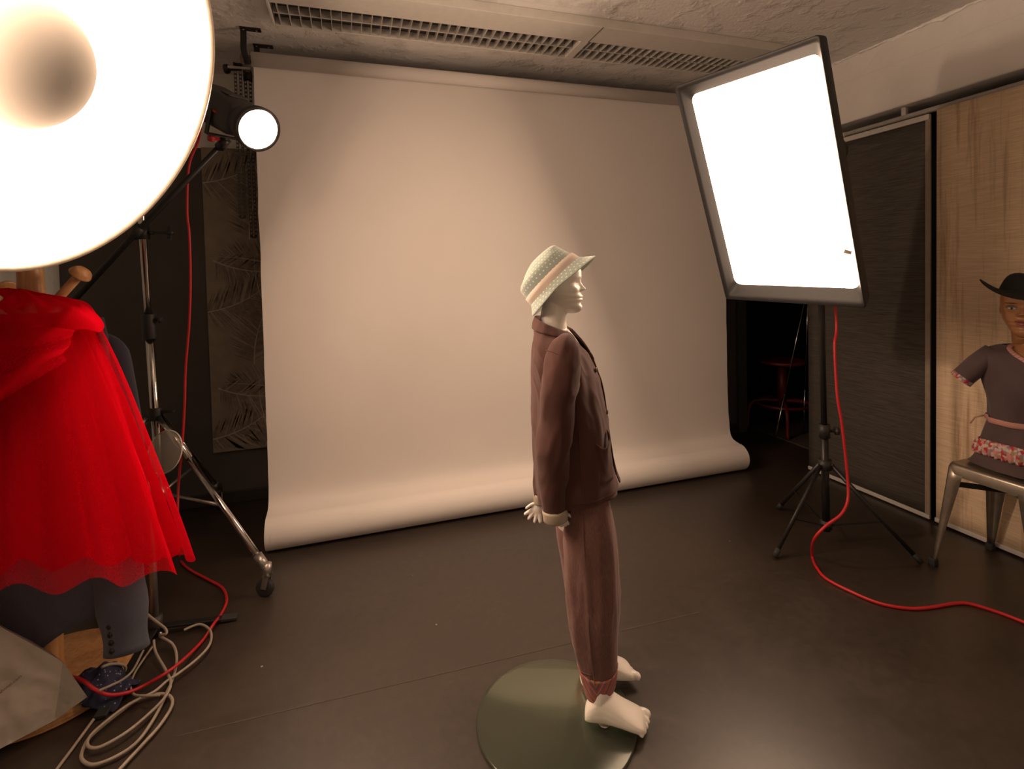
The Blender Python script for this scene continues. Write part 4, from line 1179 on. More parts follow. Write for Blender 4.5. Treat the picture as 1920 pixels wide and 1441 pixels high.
ankN = hN+dN_*(0.24*FLn)+ZU*0.075; ankF = hF+dF_*(0.24*FLn)+ZU*0.075
limb([(S(1085, 960, -0.065), 0.058), (S(1106, 1060, -0.075), 0.048), (S(1112, 1120, -0.08), 0.040), (S(1110, 1200, -0.085), 0.038), (S(1118, 1262, -0.09), 0.029), (ankN+ZU*0.02, 0.030), (ankN-ZU*0.015, 0.031)])
limb([(S(1085, 960, 0.065), 0.058), (S(1098, 1060, 0.075), 0.048), (S(1106, 1120, 0.08), 0.040), (S(1112, 1180, 0.085), 0.036), (ankF+ZU*0.06, 0.029), (ankF+ZU*0.02, 0.029), (ankF-ZU*0.015, 0.030)])
b.build('body', M_gloss, mn, remesh=0.0023, smooth_it=2)

# glass base and spigot
t = NT('green_glass_plate')
tr = t.n('ShaderNodeBsdfTransparent', None, Color=(0.84, 0.88, 0.80)); gl = t.n('ShaderNodeBsdfGlossy', None, Color=(0.75, 0.78, 0.72), Roughness=0.16)
fr = t.n('ShaderNodeFresnel', None, IOR=1.5)
mx = t.n('ShaderNodeMixShader'); t.set(mx.inputs[0], fr.outputs[0]); t.t.links.new(tr.outputs[0], mx.inputs[1]); t.t.links.new(gl.outputs[0], mx.inputs[2])
dd_ = t.n('ShaderNodeBsdfDiffuse', None, Color=(0.20, 0.21, 0.17)); m3 = t.n('ShaderNodeMixShader', None, Fac=0.12)
t.t.links.new(mx.outputs[0], m3.inputs[1]); t.t.links.new(dd_.outputs[0], m3.inputs[2]); t.surf(m3)
M_glass = t.m
gc = V((0.525, 1.341, 0))
b = MB(); b.lathe(gc, ZU, [(0.001, 0.0015), (0.222, 0.0015), (0.2255, 0.003), (0.2262, 0.006), (0.2255, 0.0085), (0.222, 0.010), (0.001, 0.010)], 96)
b.build('glass_base', M_glass, mn, weld=True)
b = MB(); q = hN+dN_*0.052
b.tube([V((q.x, q.y, 0.0)), V((q.x, q.y, 0.04))], 0.006, 14); b.tube([V((q.x, q.y, 0.010)), V((q.x, q.y, 0.014))], 0.016, 18); b.build('spigot', M_chrome, mn)

# ---- jacket
M_jk = fabric('brown_cotton', (0.078, 0.0235, 0.0165), (0.050, 0.0145, 0.0105), 1100, 0.35)
M_tr = fabric('plum_brown_chambray', (0.20, 0.098, 0.083), (0.125, 0.058, 0.050), 520, 0.3, streak=(1, 1, 0.12))
M_cf = fabric('grey_beige_lining', (0.42, 0.36, 0.27), (0.34, 0.28, 0.21), 600, 0.2, streak=(0.3, 0.3, 2))
JK = [(603, 1005, 622, 1072, 0.072), (618, 1004, 632, 1080, 0.094), (636, 1003, 645, 1089, 0.126), (660, 1002, 662, 1101, 0.140), (690, 1002, 690, 1113, 0.143), (720, 1002, 720, 1124, 0.142), (760, 1002, 760, 1134, 0.140), (800, 1003, 800, 1140, 0.140), (850, 1004, 850, 1146, 0.145), (885, 1006, 884, 1153, 0.150), (917, 1008, 906, 1160, 0.152)]
JL = levels(JK, 6)
def jpt(a, v, out=0.0):
    f_ = v*(len(JL)-1); i = min(int(f_), len(JL)-2); s_ = f_-i
    r = JL[i]*(1-s_)+JL[i+1]*s_
    B_, F_ = S(r[1], r[0]), S(r[3], r[2])
    c_ = (B_+F_)/2; av = (F_-B_)/2; e = 0.82
    ca, sa = math.cos(a), math.sin(a)
    w = r[4]
    p = c_+av*math.copysign(abs(ca)**e, ca)+ML*(w*math.copysign(abs(sa)**e, sa))
    nrm = (av.normalized()*ca/max(av.length, 0.01)+ML*sa/max(w, 0.01)).normalized()
    fold = 0.004*noise.noise(V((a*1.6, v*5, 1)))+0.0035*math.sin(a*7+v*6)*v*v + 0.006*noise.noise(V((a*3+v*4, v*2.5, 9)))
    fold += 0.007*max(0, 0.5-abs(noise.noise(V((a*2.2-v*3.0, v*4.5+a*0.8, 21))))*2.2)*math.sin(PI*min(1, v*1.05))
    return p+nrm*(fold+out)
def gap(v):  # half opening at the front, closed at the button
    return 0.012+0.30*max(0, 1-v/0.36)**1.1
b = MB()
def jfn(u, v):
    g0 = gap(v); a = g0+(2*PI-2*g0-0.06*0)*u
    # left front panel (u small) sits proud of the right one
    return jpt(a, v, 0.006*max(0, 1-u*14))
b.grid(jfn, 110, 70)
jb = b.build('jacket', M_jk, mn, solid=0.003)
# hem stitch ridge
b = MB(); rr = [jpt(2*PI*k/96, 0.955, 0.0032) for k in range(3, 94)]; b.tube(rr, 0.0007, 6); b.build('hem_stitch', M_jk, jb)
# collar
M_jc = M_jk
b = MB()
def colr_(u, v):
    a = 0.42+(2*PI-0.84)*u
    base_ = jpt(a, 0.045, 0.003); top = jpt(a, 0.0, -0.002)+ZU*(0.012+0.008*(-math.cos(a)))
    mid_front = max(0, math.cos(a))
    outp = jpt(a, 0.075+0.075*mid_front**2, 0.0065)
    if v < 0.45: return base_.lerp(top, v/0.45)
    s_ = (v-0.45)/0.55
    q = top.lerp(outp, s_)
    nrm = (outp-jpt(a, 0.06, 0)).normalized()
    return q+nrm*(0.0028*math.sin(PI*s_))
b.grid(colr_, 64, 12); b.build('collar', M_jc, jb, solid=0.002)
# button
for v_ in (0.40, 0.62):
    q = jpt(-0.11, v_, 0.004); q2_ = jpt(-0.11, v_, 0.02); ax_ = (q2_-q).normalized()
    b = MB(); b.lathe(q, ax_, [(0.001, 0.004), (0.004, 0.004), (0.0065, 0.0045), (0.0075, 0.002), (0.007, 0.0), (0.001, 0)], 18); b.build('button', plain('horn_button', (0.10, 0.07, 0.05), 0.3), jb)
# patch pocket on the near front
b = MB()
def pk(u, v):
    a = -(0.36+0.58*u) ; vv = 0.715+0.165*v
    a += 0.05*(1-v); top = 0.035*(1-v)*math.sin(PI*u)
    edge = min(1, min(u, 1-u, 1-v)/0.08)
    return jpt(a, vv+top+0.045*(1-u)*0-0.03*(1-v)*(1-u), 0.0025+0.004*edge+0.007*(1-v)**3*math.sin(PI*u))
b.grid(pk, 22, 22); b.build('pocket', M_jk, jb, solid=0.002)
# side panel seam
b = MB(); b.tube([jpt(-1.25-0.1*math.sin(k/30*2), 0.45+0.55*k/30, 0.002) for k in range(31)], 0.001, 6); b.build('seam', M_jk, jb)
# sleeves
def sleeve(path, rads, seed, cuff_rot=0.0):
    P_ = smooth_path([(*p, rx, ry) for p, (rx, ry) in zip(path, rads)], 8)
    pts = [V(p[:3]) for p in P_]; T, N = frames(pts, MF)
    rings = []
    for i, p in enumerate(pts):
        B_ = T[i].cross(N[i]); rx, ry = P_[i][3], P_[i][4]; v = i/(len(pts)-1); n = 40; ring = []
        for k in range(n):
            a = 2*PI*k/n
            fo = 0.0035*noise.noise(V((math.cos(a)*1.5, math.sin(a)*1.5+seed, v*7)))+0.0022*math.sin(a*2+v*11+seed)*math.sin(PI*v)
            fo += 0.0030*math.sin(v*27+2.2*math.cos(a+seed))*math.exp(-((v-0.58)/0.22)**2)
            fo += 0.008*max(0, 0.5-abs(noise.noise(V((math.cos(a)*1.3+v*2.5, math.sin(a)*1.3+seed, v*5.5))))*2.4)*math.sin(PI*min(1, v*1.1+0.03))
            ring.append(p+N[i]*((rx+fo)*math.cos(a))+B_*((ry+fo)*math.sin(a)))
        rings.append(ring)
    b = MB(); b.loft(rings, True, False); sl = b.build('sleeve', M_jk, jb, solid=0.0025)
    b = MB(); b.tube([pts[i]+(rings[i][22]-pts[i])*1.02 for i in range(8, len(pts)-1)], 0.0008, 6); b.build('sleeve_seam', M_jk, sl)
    sr = [pts[11]+(p-pts[11])*1.015+T[11]*(0.014*math.cos(2*PI*k/40)) for k, p in enumerate(rings[11])]
    b = MB(); b.tube(sr, 0.0010, 6, closed=True); b.build('armhole_seam', M_jk, sl)
    e = pts[-1]; T_ = T[-1]; N_ = N[-1]; B_ = T_.cross(N_); rx, ry = P_[-1][3], P_[-1][4]
    b = MB(); rings = []
    for s_, k_ in ((-0.003, 1.0), (-0.004, 1.10), (0.004, 1.13), (0.026, 1.10), (0.029, 1.05), (0.028, 0.98), (0.0, 0.93)):
        c_ = e+T_*(s_-0.002); rings.append([c_+N_*(rx*k_*math.cos(2*PI*k/36))+B_*(ry*k_*math.sin(2*PI*k/36)) for k in range(36)])
    b.loft(rings, False, False); b.build('cuff', M_cf, sl)
sleeve([S(1062, 634, -0.100), S(1058, 655, -0.125), S(1053, 700, -0.142), S(1044, 760, -0.150), S(1040, 830, -0.152), S(1036, 890, -0.150), S(1037, 930, -0.147), S(1040, 957, -0.145)],
       [(0.018, 0.020), (0.040, 0.034), (0.049, 0.042), (0.048, 0.041), (0.044, 0.038), (0.039, 0.034), (0.035, 0.031), (0.031, 0.028)], 1.0)
sleeve([S(1062, 634, 0.100), S(1056, 655, 0.125), S(1046, 700, 0.142), S(1035, 760, 0.150), S(1026, 820, 0.155), S(1018, 870, 0.158), S(1014, 905, 0.158), S(1014, 927, 0.157)],
       [(0.018, 0.020), (0.040, 0.034), (0.047, 0.042), (0.044, 0.040), (0.036, 0.036), (0.029, 0.032), (0.025, 0.028), (0.022, 0.026)], 4.0)

# ---- trousers
TN = [(905, 1064, 905, 1128, 0.048), (940, 1060, 940, 1143, 0.062), (1000, 1057, 1000, 1154, 0.072), (1060, 1061, 1060, 1159, 0.068), (1120, 1064, 1120, 1162, 0.067), (1160, 1067, 1160, 1161, 0.066), (1205, 1075, 1200, 1159, 0.063), (1242, 1085, 1234, 1157, 0.059), (1274, 1094, 1262, 1155, 0.056), (1293, 1100, 1280, 1152, 0.053)]
TF = [(905, 1050, 905, 1125, 0.048), (940, 1044, 940, 1136, 0.062), (985, 1043, 985, 1140, 0.074), (1041, 1053, 1041, 1142, 0.068), (1102, 1061, 1102, 1146, 0.066), (1158, 1067, 1158, 1148, 0.062), (1200, 1075, 1196, 1149, 0.056), (1232, 1085, 1226, 1150, 0.050), (1250, 1090, 1242, 1149, 0.047)]
def leg_surf(TL, off):
    LL = levels(TL, 6)
    def fn(a, v, out=0.0):
        f_ = v*(len(LL)-1); i = min(int(f_), len(LL)-2); s_ = f_-i
        r = LL[i]*(1-s_)+LL[i+1]*s_
        B_, F_ = S(r[1], r[0], off), S(r[3], r[2], off)
        c_ = (B_+F_)/2; av = (F_-B_)/2; e = 0.9
        ca, sa = math.cos(a), math.sin(a)
        nrm = (av.normalized()*ca+ML*sa).normalized()
        fold = 0.003*noise.noise(V((a*1.4, v*3, off*50)))+0.0034*math.sin(a*4+off*30+2.2*math.sin(v*4))*math.sin(PI*v)
        fold += 0.007*max(0, 0.5-abs(noise.noise(V((a*2.4+v*1.2, v*2.4, off*70))))*2.2)*math.sin(PI*v)
        crease = 0.004*math.exp(-((((a+PI/2+0.1) + PI) % (2*PI)-PI)/0.05)**2)*(1 if off < 0 else 0)*math.sin(PI*min(1, v*1.1))
        return c_+av*math.copysign(abs(ca)**e, ca)+ML*(r[4]*math.copysign(abs(sa)**e, sa))+nrm*(fold+crease+out)
    return fn
tN_, tF_ = leg_surf(TN, -0.075), leg_surf(TF, 0.085)
trs = None
b = MB()
for fn in (tN_, tF_):
    b.loft([[fn(2*PI*k/64, v/60) for k in range(64)] for v in range(61)], True, False)
trs = b.build('trousers', M_tr, mn)
t = NT('multicolour_stripe'); uvn = t.n('ShaderNodeUVMap'); sepu = t.n('ShaderNodeSeparateXYZ'); t.set(sepu.inputs[0], uvn.outputs[0])
ph = t.math('FRACT', t.math('ADD', t.math('MULTIPLY', t.math('ABSOLUTE', t.math('SUBTRACT', sepu.outputs[0], 0.735)), 10), t.math('MULTIPLY', sepu.outputs[1], 1.3)))
cr_ = t.ramp(ph, [(0, (0.50, 0.10, 0.05)), (0.16, (0.40, 0.20, 0.06)), (0.30, (0.11, 0.10, 0.20)), (0.42, (0.34, 0.05, 0.07)), (0.58, (0.50, 0.20, 0.08)), (0.70, (0.16, 0.14, 0.22)), (0.84, (0.40, 0.07, 0.14))], 'CONSTANT')
wv = t.noise(t.coord(), 900, 2)
t.bsdf(t.mix(t.math('MULTIPLY', wv, 0.35), cr_, (0.30, 0.22, 0.16)), 0.85)
M_stripe = t.m
def hem(fn, v0f, parent):
    b = MB()
    def g(u, v):
        a = 2*PI*u
        vt = v0f(a)
        return fn(a, vt+(1.0-vt)*v, 0.0022)
    R_ = [[g(i/72, j/10) for i in range(72)] for j in range(11)]
    b.loft(R_, False, False)
    return b.build('striped_hem', M_stripe, parent, solid=0.002)
hem(tN_, lambda a: 0.765+0.045*math.cos(a)+0.045*abs(math.sin(a)), trs)
hem(tF_, lambda a: 0.80+0.07*math.cos(a)+0.03*abs(math.sin(a)), trs)
b = MB(); b.tube([tN_(-PI/2-0.1, 0.05+0.78*k/40, 0.003) for k in range(41)], 0.0009, 6); b.build('side_seam', M_tr, trs)
b = MB(); b.tube([tN_(PI+1.35*k/24, 0.745+0.02*k/24, 0.0012) for k in range(25)], 0.0009, 6); b.build('knee_seam', M_tr, trs)

# ---- hat
hu = (S(1085, 482)-S(997, 572)); hL = hu.length/2; hu.normalize(); hn = ML.cross(hu)
if hn.z < 0: hn = -hn
hcen = (S(1085, 482)+S(997, 572))/2
def dotted(name, nu, nv):
    global t
    t = NT(name); uvn = t.n('ShaderNodeUVMap'); sepu = t.n('ShaderNodeSeparateXYZ'); t.set(sepu.inputs[0], uvn.outputs[0])
    uu = t.math('MULTIPLY', sepu.outputs[0], nu); vv = t.math('MULTIPLY', sepu.outputs[1], nv)
    row = t.math('FLOOR', vv); uu = t.math('ADD', uu, t.math('MULTIPLY', t.math('MODULO', row, 2.0), 0.5))
    du = t.math('SUBTRACT', t.math('FRACT', uu), 0.5); dv = t.math('SUBTRACT', t.math('FRACT', vv), 0.5)
    dist = t.math('SQRT', t.math('ADD', t.math('MULTIPLY', du, du), t.math('MULTIPLY', dv, dv)))
    dot = t.math('LESS_THAN', dist, 0.17)
    nz_ = t.noise(t.coord(), 700, 2)
    bc_ = t.ramp(nz_, [(0.35, (0.27, 0.335, 0.30)), (0.65, (0.37, 0.44, 0.395))])
    t.bsdf(t.mix(dot, bc_, (0.70, 0.68, 0.60)), 0.9, 0, t.bump(nz_, 0.2, 0.002), Sheen_Weight=0.3)
    return t.m
M_hat = dotted('mint_dotted_felt', 40, 11); M_brim = dotted('mint_dotted_brim_felt', 44, 7)
M_band = fabric('cream_hat_band', (0.62, 0.53, 0.46), (0.55, 0.46, 0.39), 1500, 0.1)
hat = None
b = MB()
SW = 0.082
def hatring(f_, h, w=1.0, n=64, fr=1.0, bk=1.0, crease=0.0, shift=0.0):
    pts = []
    for k in range(n):
        a = 2*PI*k/n; ca, sa = math.cos(a), math.sin(a)
        x = hL*f_*(fr if ca > 0 else bk)*ca
        p = hcen+hu*(x+shift)+ML*(SW*w*sa)+hn*(h - crease*math.exp(-(sa/0.35)**2))
        pts.append(p)
    return pts
K_ = 0.00152
rows = smooth_path([(0, 63, 63, 1.0), (14, 61, 63.5, 0.985), (28, 57, 63, 0.965), (37, 54.5, 60, 0.925), (43, 52.5, 47, 0.84), (49.5, 51, 33, 0.70), (54.5, 45, 18, 0.52), (57, 33, 6, 0.34), (57.5, 20, -4, 0.14)], 3)
b.loft([[hcen+hu*((uf if math.cos(2*PI*k/64) > 0 else ub)*K_*math.cos(2*PI*k/64))+ML*(SW*w_*math.sin(2*PI*k/64))
         + hn*(nn*K_-0.010*max(0, (0.7-w_)/0.7)*math.exp(-(math.sin(2*PI*k/64)*w_/0.25)**2)) for k in range(64)] for nn, uf, ub, w_ in rows], False, True)
hat = b.build('hat', M_hat, mn, sub=1)
b = MB()
def brim(t0, dz=0.0):
    pts = []
    for k in range(64):
        a = 2*PI*k/64; ca, sa = math.cos(a), math.sin(a)
        ext = (0.036 if ca > 0 else 0.020)*abs(ca)**1.6+0.012*abs(sa)**1.5
        dr = (-0.031 if ca > 0 else -0.023)*abs(ca)**1.5 - 0.021*abs(sa)**1.6
        base_ = hcen+hu*(hL*ca)+ML*(SW*sa)
        out = (hu*(ca*hL)+ML*(sa*SW)).normalized()
        pts.append(base_+out*(ext*t0)+hn*(dr*t0+dz))
    return pts
b.loft([brim(0.0, 0.002), brim(0.25), brim(0.5), brim(0.75), brim(1.0), brim(1.02, -0.001), brim(1.0, -0.0025), brim(0.75, -0.0025), brim(0.5, -0.0025), brim(0.0, -0.0022)], False, False)
b.build('brim', M_brim, hat)
b = MB(); b.loft([hatring(1.014, -0.002, 1.014), hatring(1.012, 0.010, 1.010, fr=0.99, bk=1.003), hatring(1.0, 0.0235, 1.0, fr=0.965, bk=1.006), hatring(0.985, 0.024, 0.975, fr=0.965)], False, False)
b.build('hat_band', M_band, hat)

# ================================================================== SEATED WOMAN MANNEQUIN
t = NT('tan_painted_skin'); c = t.coord()
# colours painted on the face: lips, eyes and brows by position
WF = V((-0.945, -0.33, 0)).normalized(); WL = ZU.cross(WF)
wh = 0.235
WSH = V((CR.x, CR.y, 0))*0.085+V((-0.03, -0.016, 0))
WO = V((2.525, 1.352, 0.982))+V((CR.x, CR.y, 0))*0.056; 
WHO = WO + ZU*0.0
col0 = t.ramp(t.noise(c, 12, 3), [(0.3, (0.34, 0.155, 0.065)), (0.7, (0.39, 0.18, 0.075))])
geo = t.n('ShaderNodeNewGeometry')
def spot(colr, cx, cy, cz, ry, rz, col, soft=0.15):
    cpt = WHO+WL*(cy*wh)+ZU*(cz*wh)
    vm = t.n('ShaderNodeVectorMath', {'operation': 'SUBTRACT'}); t.set(vm.inputs[0], geo.outputs['Position']); vm.inputs[1].default_value = cpt
    dl = t.n('ShaderNodeVectorMath', {'operation': 'DOT_PRODUCT'}); t.set(dl.inputs[0], vm.outputs[0]); dl.inputs[1].default_value = WL/(ry*wh)
    dz = t.n('ShaderNodeVectorMath', {'operation': 'DOT_PRODUCT'}); t.set(dz.inputs[0], vm.outputs[0]); dz.inputs[1].default_value = ZU/(rz*wh)
    df_ = t.n('ShaderNodeVectorMath', {'operation': 'DOT_PRODUCT'}); t.set(df_.inputs[0], vm.outputs[0]); df_.inputs[1].default_value = WF
    r2 = t.math('ADD', t.math('MULTIPLY', dl.outputs['Value'], dl.outputs['Value']), t.math('MULTIPLY', dz.outputs['Value'], dz.outputs['Value']))
    m_ = t.math('MULTIPLY', t.math('LESS_THAN', r2, 1.0), t.math('GREATER_THAN', df_.outputs['Value'], 0.2*wh))
    return t.mix(m_, colr, col)
cc = col0
for s_ in (-1, 1):
    cc = spot(cc, 0, s_*0.150, 0.505, 0.085, 0.036, (0.13, 0.11, 0.075))
    cc = spot(cc, 0, s_*0.145, 0.488, 0.066, 0.024, (0.05, 0.035, 0.025))
    cc = spot(cc, 0, s_*0.145, 0.486, 0.058, 0.017, (0.45, 0.42, 0.36))
    cc = spot(cc, 0, s_*0.145, 0.487, 0.020, 0.019, (0.03, 0.03, 0.03))
    cc = spot(cc, 0, s_*0.155, 0.575, 0.090, 0.010, (0.07, 0.035, 0.02))
cc = spot(cc, 0, 0, 0.275, 0.105, 0.020, (0.22, 0.045, 0.045))
cc = spot(cc, 0, 0, 0.232, 0.085, 0.022, (0.26, 0.06, 0.055))
cc = spot(cc, 0, 0, 0.253, 0.10, 0.003, (0.08, 0.02, 0.02))
t.bsdf(cc, 0.3, 0, None, Coat_Weight=0.2)
M_skin = t.m
wm = thing('seated_bust_mannequin', 'tan armless woman mannequin with black hat on the metal stool', 'mannequin', (2.51, 1.34, SZ))
b = MB()
head(b, WHO, WF, WL, ZU, wh, 0.98)
wb = V((2.51, 1.34, 0))+WSH
b.tube([WHO+ZU*0.06-WF*0.02, WHO-ZU*0.02-WF*0.02, (WHO-ZU*0.055-WF*0.012).lerp(wb+ZU*0.93, 0.5), wb+ZU*0.915], [0.055, 0.050, 0.053, 0.075], 28, True, up=WF)
BD = V((-0.80, -0.60, 0)).normalized(); BL = ZU.cross(BD)
def wring(z, w, df, db, n=48, e=0.9, cx=0.0):
    return [wb+BL*(w*math.copysign(abs(math.sin(2*PI*k/n))**e, math.sin(2*PI*k/n)))+BD*((df if math.cos(2*PI*k/n) > 0 else db)*math.cos(2*PI*k/n)+cx)+ZU*z for k in range(n)]
WT = [(0.455, 0.145, 0.09, 0.09), (0.55, 0.155, 0.10, 0.10), (0.64, 0.125, 0.085, 0.08), (0.72, 0.130, 0.10, 0.08), (0.80, 0.145, 0.125, 0.085), (0.88, 0.155, 0.10, 0.085), (0.915, 0.150, 0.075, 0.07), (0.94, 0.10, 0.055, 0.055), (0.955, 0.06, 0.045, 0.045)]
b.loft([wring(*r) for r in smooth_path(WT, 5)])
b.build('body', M_skin, wm, remesh=0.0034, smooth_it=2)
M_dress = fabric('mauve_grey_linen', (0.088, 0.058, 0.058), (0.060, 0.038, 0.039), 900, 0.3)
t = NT('floral_print'); c = t.coord()
vor = t.n('ShaderNodeTexVoronoi', None, Scale=95.0); t.set(vor.inputs['Vector'], c)
sepc = t.n('ShaderNodeSeparateColor'); t.set(sepc.inputs[0], vor.outputs['Color'])
t.bsdf(t.ramp(sepc.outputs[0], [(0, (0.42, 0.035, 0.05)), (0.25, (0.52, 0.42, 0.38)), (0.5, (0.28, 0.20, 0.22)), (0.65, (0.55, 0.22, 0.22)), (0.8, (0.34, 0.26, 0.14)), (0.9, (0.5, 0.42, 0.4))], 'CONSTANT'), 0.85)
M_flor = t.m
t = NT('pastel_stripe_binding'); uvn = t.n('ShaderNodeUVMap'); sepu = t.n('ShaderNodeSeparateXYZ'); t.set(sepu.inputs[0], uvn.outputs[0])
ph = t.math('FRACT', t.math('ADD', t.math('MULTIPLY', sepu.outputs[1], 15), t.math('MULTIPLY', sepu.outputs[0], 1.0)))
t.bsdf(t.ramp(ph, [(0, (0.45, 0.30, 0.24)), (0.25, (0.50, 0.16, 0.10)), (0.5, (0.24, 0.15, 0.20)), (0.72, (0.52, 0.36, 0.28)), (0.86, (0.46, 0.12, 0.12))], 'CONSTANT'), 0.8)
M_bind = t.m
DT = [(0.640, 0.140, 0.100, 0.095), (0.70, 0.140, 0.110, 0.092), (0.76, 0.148, 0.128, 0.094), (0.82, 0.158, 0.132, 0.095), (0.88, 0.168, 0.112, 0.095), (0.915, 0.168, 0.085, 0.085), (0.938, 0.130, 0.066, 0.066), (0.948, 0.098, 0.060, 0.060)]
DL = smooth_path(DT, 6)
def dpt(a, v, out=0.0):
    f_ = v*(len(DL)-1); i = min(int(f_), len(DL)-2); s_ = f_-i
    z, w, df, db = DL[i]*(1-s_)+DL[i+1]*s_
    ca, sa = math.cos(a), math.sin(a); w += out
    p = wb+BL*(w*math.copysign(abs(sa)**0.9, sa))+BD*(((df if ca > 0 else db)+out)*ca)+ZU*z
    return p+(BL*sa+BD*ca)*(0.004*noise.noise(V((a*2, v*4, 2)))+0.003*math.sin(a*9+v*5)*(1-v)+0.003*math.sin(a*5-v*9))
def vgap(v): return 0.03+0.9*max(0, (v-0.50)/0.50)**1.15
b = MB(); b.grid(lambda u, v: dpt(vgap(v)+(2*PI-2*vgap(v))*u, v), 90, 50)
dr = b.build('dress', M_dress, wm, solid=0.003)
for sg in (1, -1):
    b = MB(); b.tube([dpt(sg*vgap(0.45+0.55*k/30), 0.45+0.55*k/30, 0.003) for k in range(31)], 0.008, 10, up=BD, sx=0.5); b.build('neck_binding', M_bind, dr)
# belt
b = MB(); 
bl = [dpt(2*PI*k/60, 0.02, 0.006) for k in range(60)]
b.loft([[p+ZU*h+ (p-wb-ZU*p.z).normalized()*o_ for p in bl] for h, o_ in ((-0.011, 0), (-0.008, 0.003), (0.008, 0.003), (0.011, 0))], False, False); b.build('belt', M_bind, dr)
q = dpt(-1.9, 0.02, 0.01)
b = MB(); b.tube([q, q+BL*-0.03-ZU*0.012, q+BL*-0.045-ZU*0.04], 0.006, 8, sx=0.5); b.build('belt_end', M_bind, dr)
# peplum with floral ruffle, spreading on the seat
PT = [(0.648, 0.138, 0.098, 0.094), (0.60, 0.150, 0.112, 0.105), (0.55, 0.162, 0.125, 0.115), (0.50, 0.172, 0.138, 0.125), (0.472, 0.185, 0.150, 0.13), (0.460, 0.196, 0.158, 0.135)]
PL = smooth_path(PT, 6)
def ppt(a, v, out=0.0):
    f_ = v*(len(PL)-1); i = min(int(f_), len(PL)-2); s_ = f_-i
    z, w, df, db = PL[i]*(1-s_)+PL[i+1]*s_
    ca, sa = math.cos(a), math.sin(a); fo = 0.006*math.sin(a*8+2*math.sin(a*3))*v+out
    return wb+BL*((w+fo)*sa)+BD*(((df if ca > 0 else db)+fo)*ca)+ZU*(max(z, 0.456)+0.006*noise.noise(V((a*3, v*3, 7)))*v)
b = MB(); b.loft([[ppt(2*PI*k/90, v/24) for k in range(90)] for v in range(25)], False, False); b.build('peplum', M_dress, dr, solid=0.003)
b = MB()
def ruf(u, v):
    a = 2*PI*u; return ppt(a, 0.36+0.24*v+0.03*math.sin(a*2), 0.006+0.008*math.sin(PI*v)+0.005*math.sin(a*44)*(0.4+v))
R_ = [[ruf(k/220, j/8) for k in range(220)] for j in range(9)]
b.loft(R_, False, False); b.build('floral_ruffle', M_flor, dr, solid=0.0015)
# cap sleeves
for sg in (-1, 1):
    o_ = wb+BL*(sg*0.145)+ZU*0.895
    ax_ = (BL*sg*0.62-ZU*0.78+BD*-0.0).normalized()
    pts = [o_+ZU*0.03-BL*sg*0.02, o_+ax_*0.03, o_+ax_*0.075, o_+ax_*0.125]
    pp = smooth_path([(*p, r) for p, r in zip(pts, (0.045, 0.062, 0.062, 0.060))], 5)
    T, N = frames([V(p[:3]) for p in pp], BD); rings = []
    for i, p in enumerate(pp):
        B_ = T[i].cross(N[i]); rings.append([V(p[:3])+N[i]*(p[3]*math.cos(2*PI*k/32))+B_*(p[3]*0.62*math.sin(2*PI*k/32)) for k in range(32)])
    b = MB(); b.loft(rings, False, False); sl = b.build('cap_sleeve', M_dress, dr, solid=0.003)
    p = V(pp[-1][:3]); rings = []
    for s_, k_ in ((-0.014, 1.05), (0.004, 1.07), (0.005, 0.98)):
        rings.append([p+T[-1]*s_+N[-1]*(0.060*k_*math.cos(2*PI*k/32))+T[-1].cross(N[-1])*(0.060*0.62*k_*math.sin(2*PI*k/32)) for k in range(32)])
    b = MB(); b.loft(rings, False, False); b.build('floral_trim', M_flor, sl, solid=0.0015)
# black hat, brim dipping at the sides
M_bh = plain('black_felt', (0.006, 0.006, 0.006), 0.9)
hU = (ZU*0.95+WF*-0.12+WL*0.18).normalized(); hF = (WF-hU*WF.dot(hU)).normalized(); hL_ = hU.cross(hF)
hc2 = WHO+ZU*(0.70*wh)-WF*0.012
b = MB()
def wh_ring(r1, r2, h, cre=0.0):
    return [hc2+hF*(r1*math.cos(2*PI*k/56))+hL_*(r2*math.sin(2*PI*k/56))+hU*(h-cre*math.exp(-(math.sin(2*PI*k/56)/0.4)**2)) for k in range(56)]
b.loft([wh_ring(0.106, 0.090, 0.0), wh_ring(0.103, 0.086, 0.03), wh_ring(0.095, 0.078, 0.062), wh_ring(0.08, 0.06, 0.078, 0.004), wh_ring(0.055, 0.036, 0.08, 0.012), wh_ring(0.02, 0.012, 0.078, 0.016)], False, True)
bh = b.build('black_hat', M_bh, wm, sub=1)
b = MB()
def bb(s_, dz=0.0):
    pts = []
    for k in range(56):
        a = 2*PI*k/56; ca, sa = math.cos(a), math.sin(a)
        ext = 0.064*s_; lift = (0.035*abs(sa)**2.2 - 0.030*max(0, ca)**2 - 0.01*max(0, -ca))*s_
        pts.append(hc2+hF*((0.106+ext)*ca)+hL_*((0.090+ext)*sa)+hU*(lift+dz))
    return pts
b.loft([bb(0, 0.002), bb(0.35), bb(0.7), bb(1.0), bb(1.01, -0.002), bb(0.7, -0.004), bb(0.35, -0.004), bb(0, -0.002)], False, False); b.build('brim', M_bh, bh)

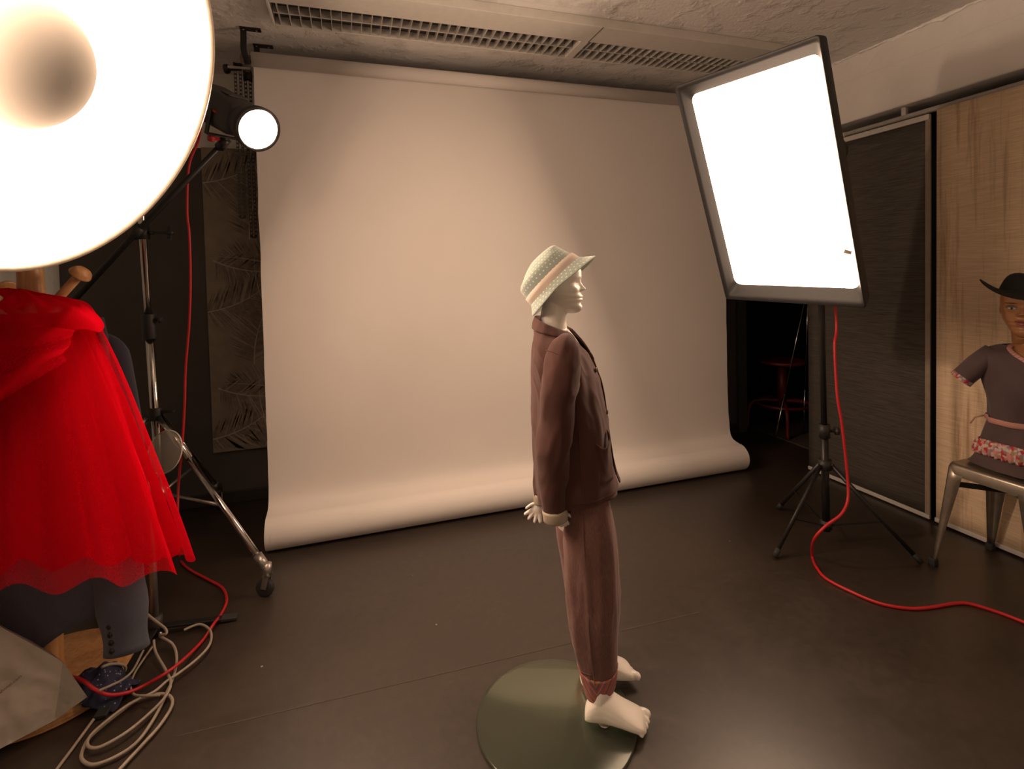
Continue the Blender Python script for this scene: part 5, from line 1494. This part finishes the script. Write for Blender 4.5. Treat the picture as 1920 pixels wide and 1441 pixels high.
# ================================================================== ALCOVE: red stool and thin stand
rs = V((3.20, 3.18, 0))
rst = thing('red_swivel_stool', 'red metal stool with foot ring in dark alcove behind the softbox', 'stool', rs)
sz_ = (pD(1465, 678, (3.2*math.sin(YAW)+3.18*math.cos(YAW)))).z
b = MB(); b.lathe(rs+V((0, 0, sz_)), ZU, smooth_path([(0.001, -0.012), (0.13, -0.016), (0.165, -0.012), (0.172, 0.0), (0.165, 0.012), (0.13, 0.006), (0.001, 0.0)], 3), 40); b.build('seat', M_redpaint, rst)
b = MB(); b.tube([rs+V((0, 0, 0.20)), rs+V((0, 0, sz_-0.04))], 0.032, 20); b.build('column', M_redpaint, rst)
b = MB(); b.tube([rs+V((0, 0, sz_-0.05)), rs+V((0, 0, sz_-0.01))], 0.018, 16); b.build('spindle', M_blackmetal, rst)
b = MB(); b.tube([rs+V((0.19*math.cos(2*PI*k/40), 0.19*math.sin(2*PI*k/40), 0.22)) for k in range(40)], 0.011, 10, closed=True); b.build('foot_ring', M_redpaint, rst)
for k in range(4):
    a = -0.65+PI/2*k; d = V((math.cos(a), math.sin(a), 0))
    pp = smooth_path([tuple(rs+d*0.02+V((0, 0, 0.24))), tuple(rs+d*0.16+V((0, 0, 0.235))), tuple(rs+d*0.235+V((0, 0, 0.18))), tuple(rs+d*0.25+V((0, 0, 0.013)))], 6)
    b = MB(); b.tube([V(p) for p in pp], 0.013, 12); b.build('leg', M_redpaint, rst)
ts_ = V((3.12, 2.86, 0))
tsd = thing('folded_tripod', 'thin-legged silver tripod standing folded in dark alcove', 'tripod', ts_)
pts_top = [pD(1510, 560, 3.62), pD(1514, 558, 3.62), pD(1520, 560, 3.62)]
ends = [pD(1472, 735, 3.55), pD(1480, 715, 3.60), pD(1509, 752, 3.62)]
cen = ts_+V((0.0, 0, 1.10))
for k, a in enumerate((2.75, 4.9, 0.9)):
    d = V((math.cos(a), math.sin(a), 0))
    b = MB(); b.tube([cen+d*0.012, ts_+d*0.17+V((0, 0, 0.36))], 0.0035, 8); b.tube([ts_+d*0.17+V((0, 0, 0.36)), ts_+d*0.245+V((0, 0, 0.005))], 0.005, 8); b.build('leg', [M_chrome], tsd)
b = MB(); b.tube([ts_+V((0, 0, 0.62)), cen+V((0, 0, 0.18))], 0.006, 10); b.tube([cen-V((0, 0, 0.02)), cen+V((0, 0, 0.02))], 0.016, 12); b.build('column', M_blackmetal, tsd)

# ================================================================== world and view
w = bpy.data.worlds.new('world'); SC.world = w; w.use_nodes = True
w.node_tree.nodes['Background'].inputs[0].default_value = (1.0, 0.8, 0.62, 1); w.node_tree.nodes['Background'].inputs[1].default_value = 0.0
SC.view_settings.view_transform = 'Standard'; SC.view_settings.look = 'None'
SC.view_settings.exposure = 0.10; SC.view_settings.gamma = 1.0; SC.view_settings.use_curve_mapping = False
SC.cycles.transparent_max_bounces = 24
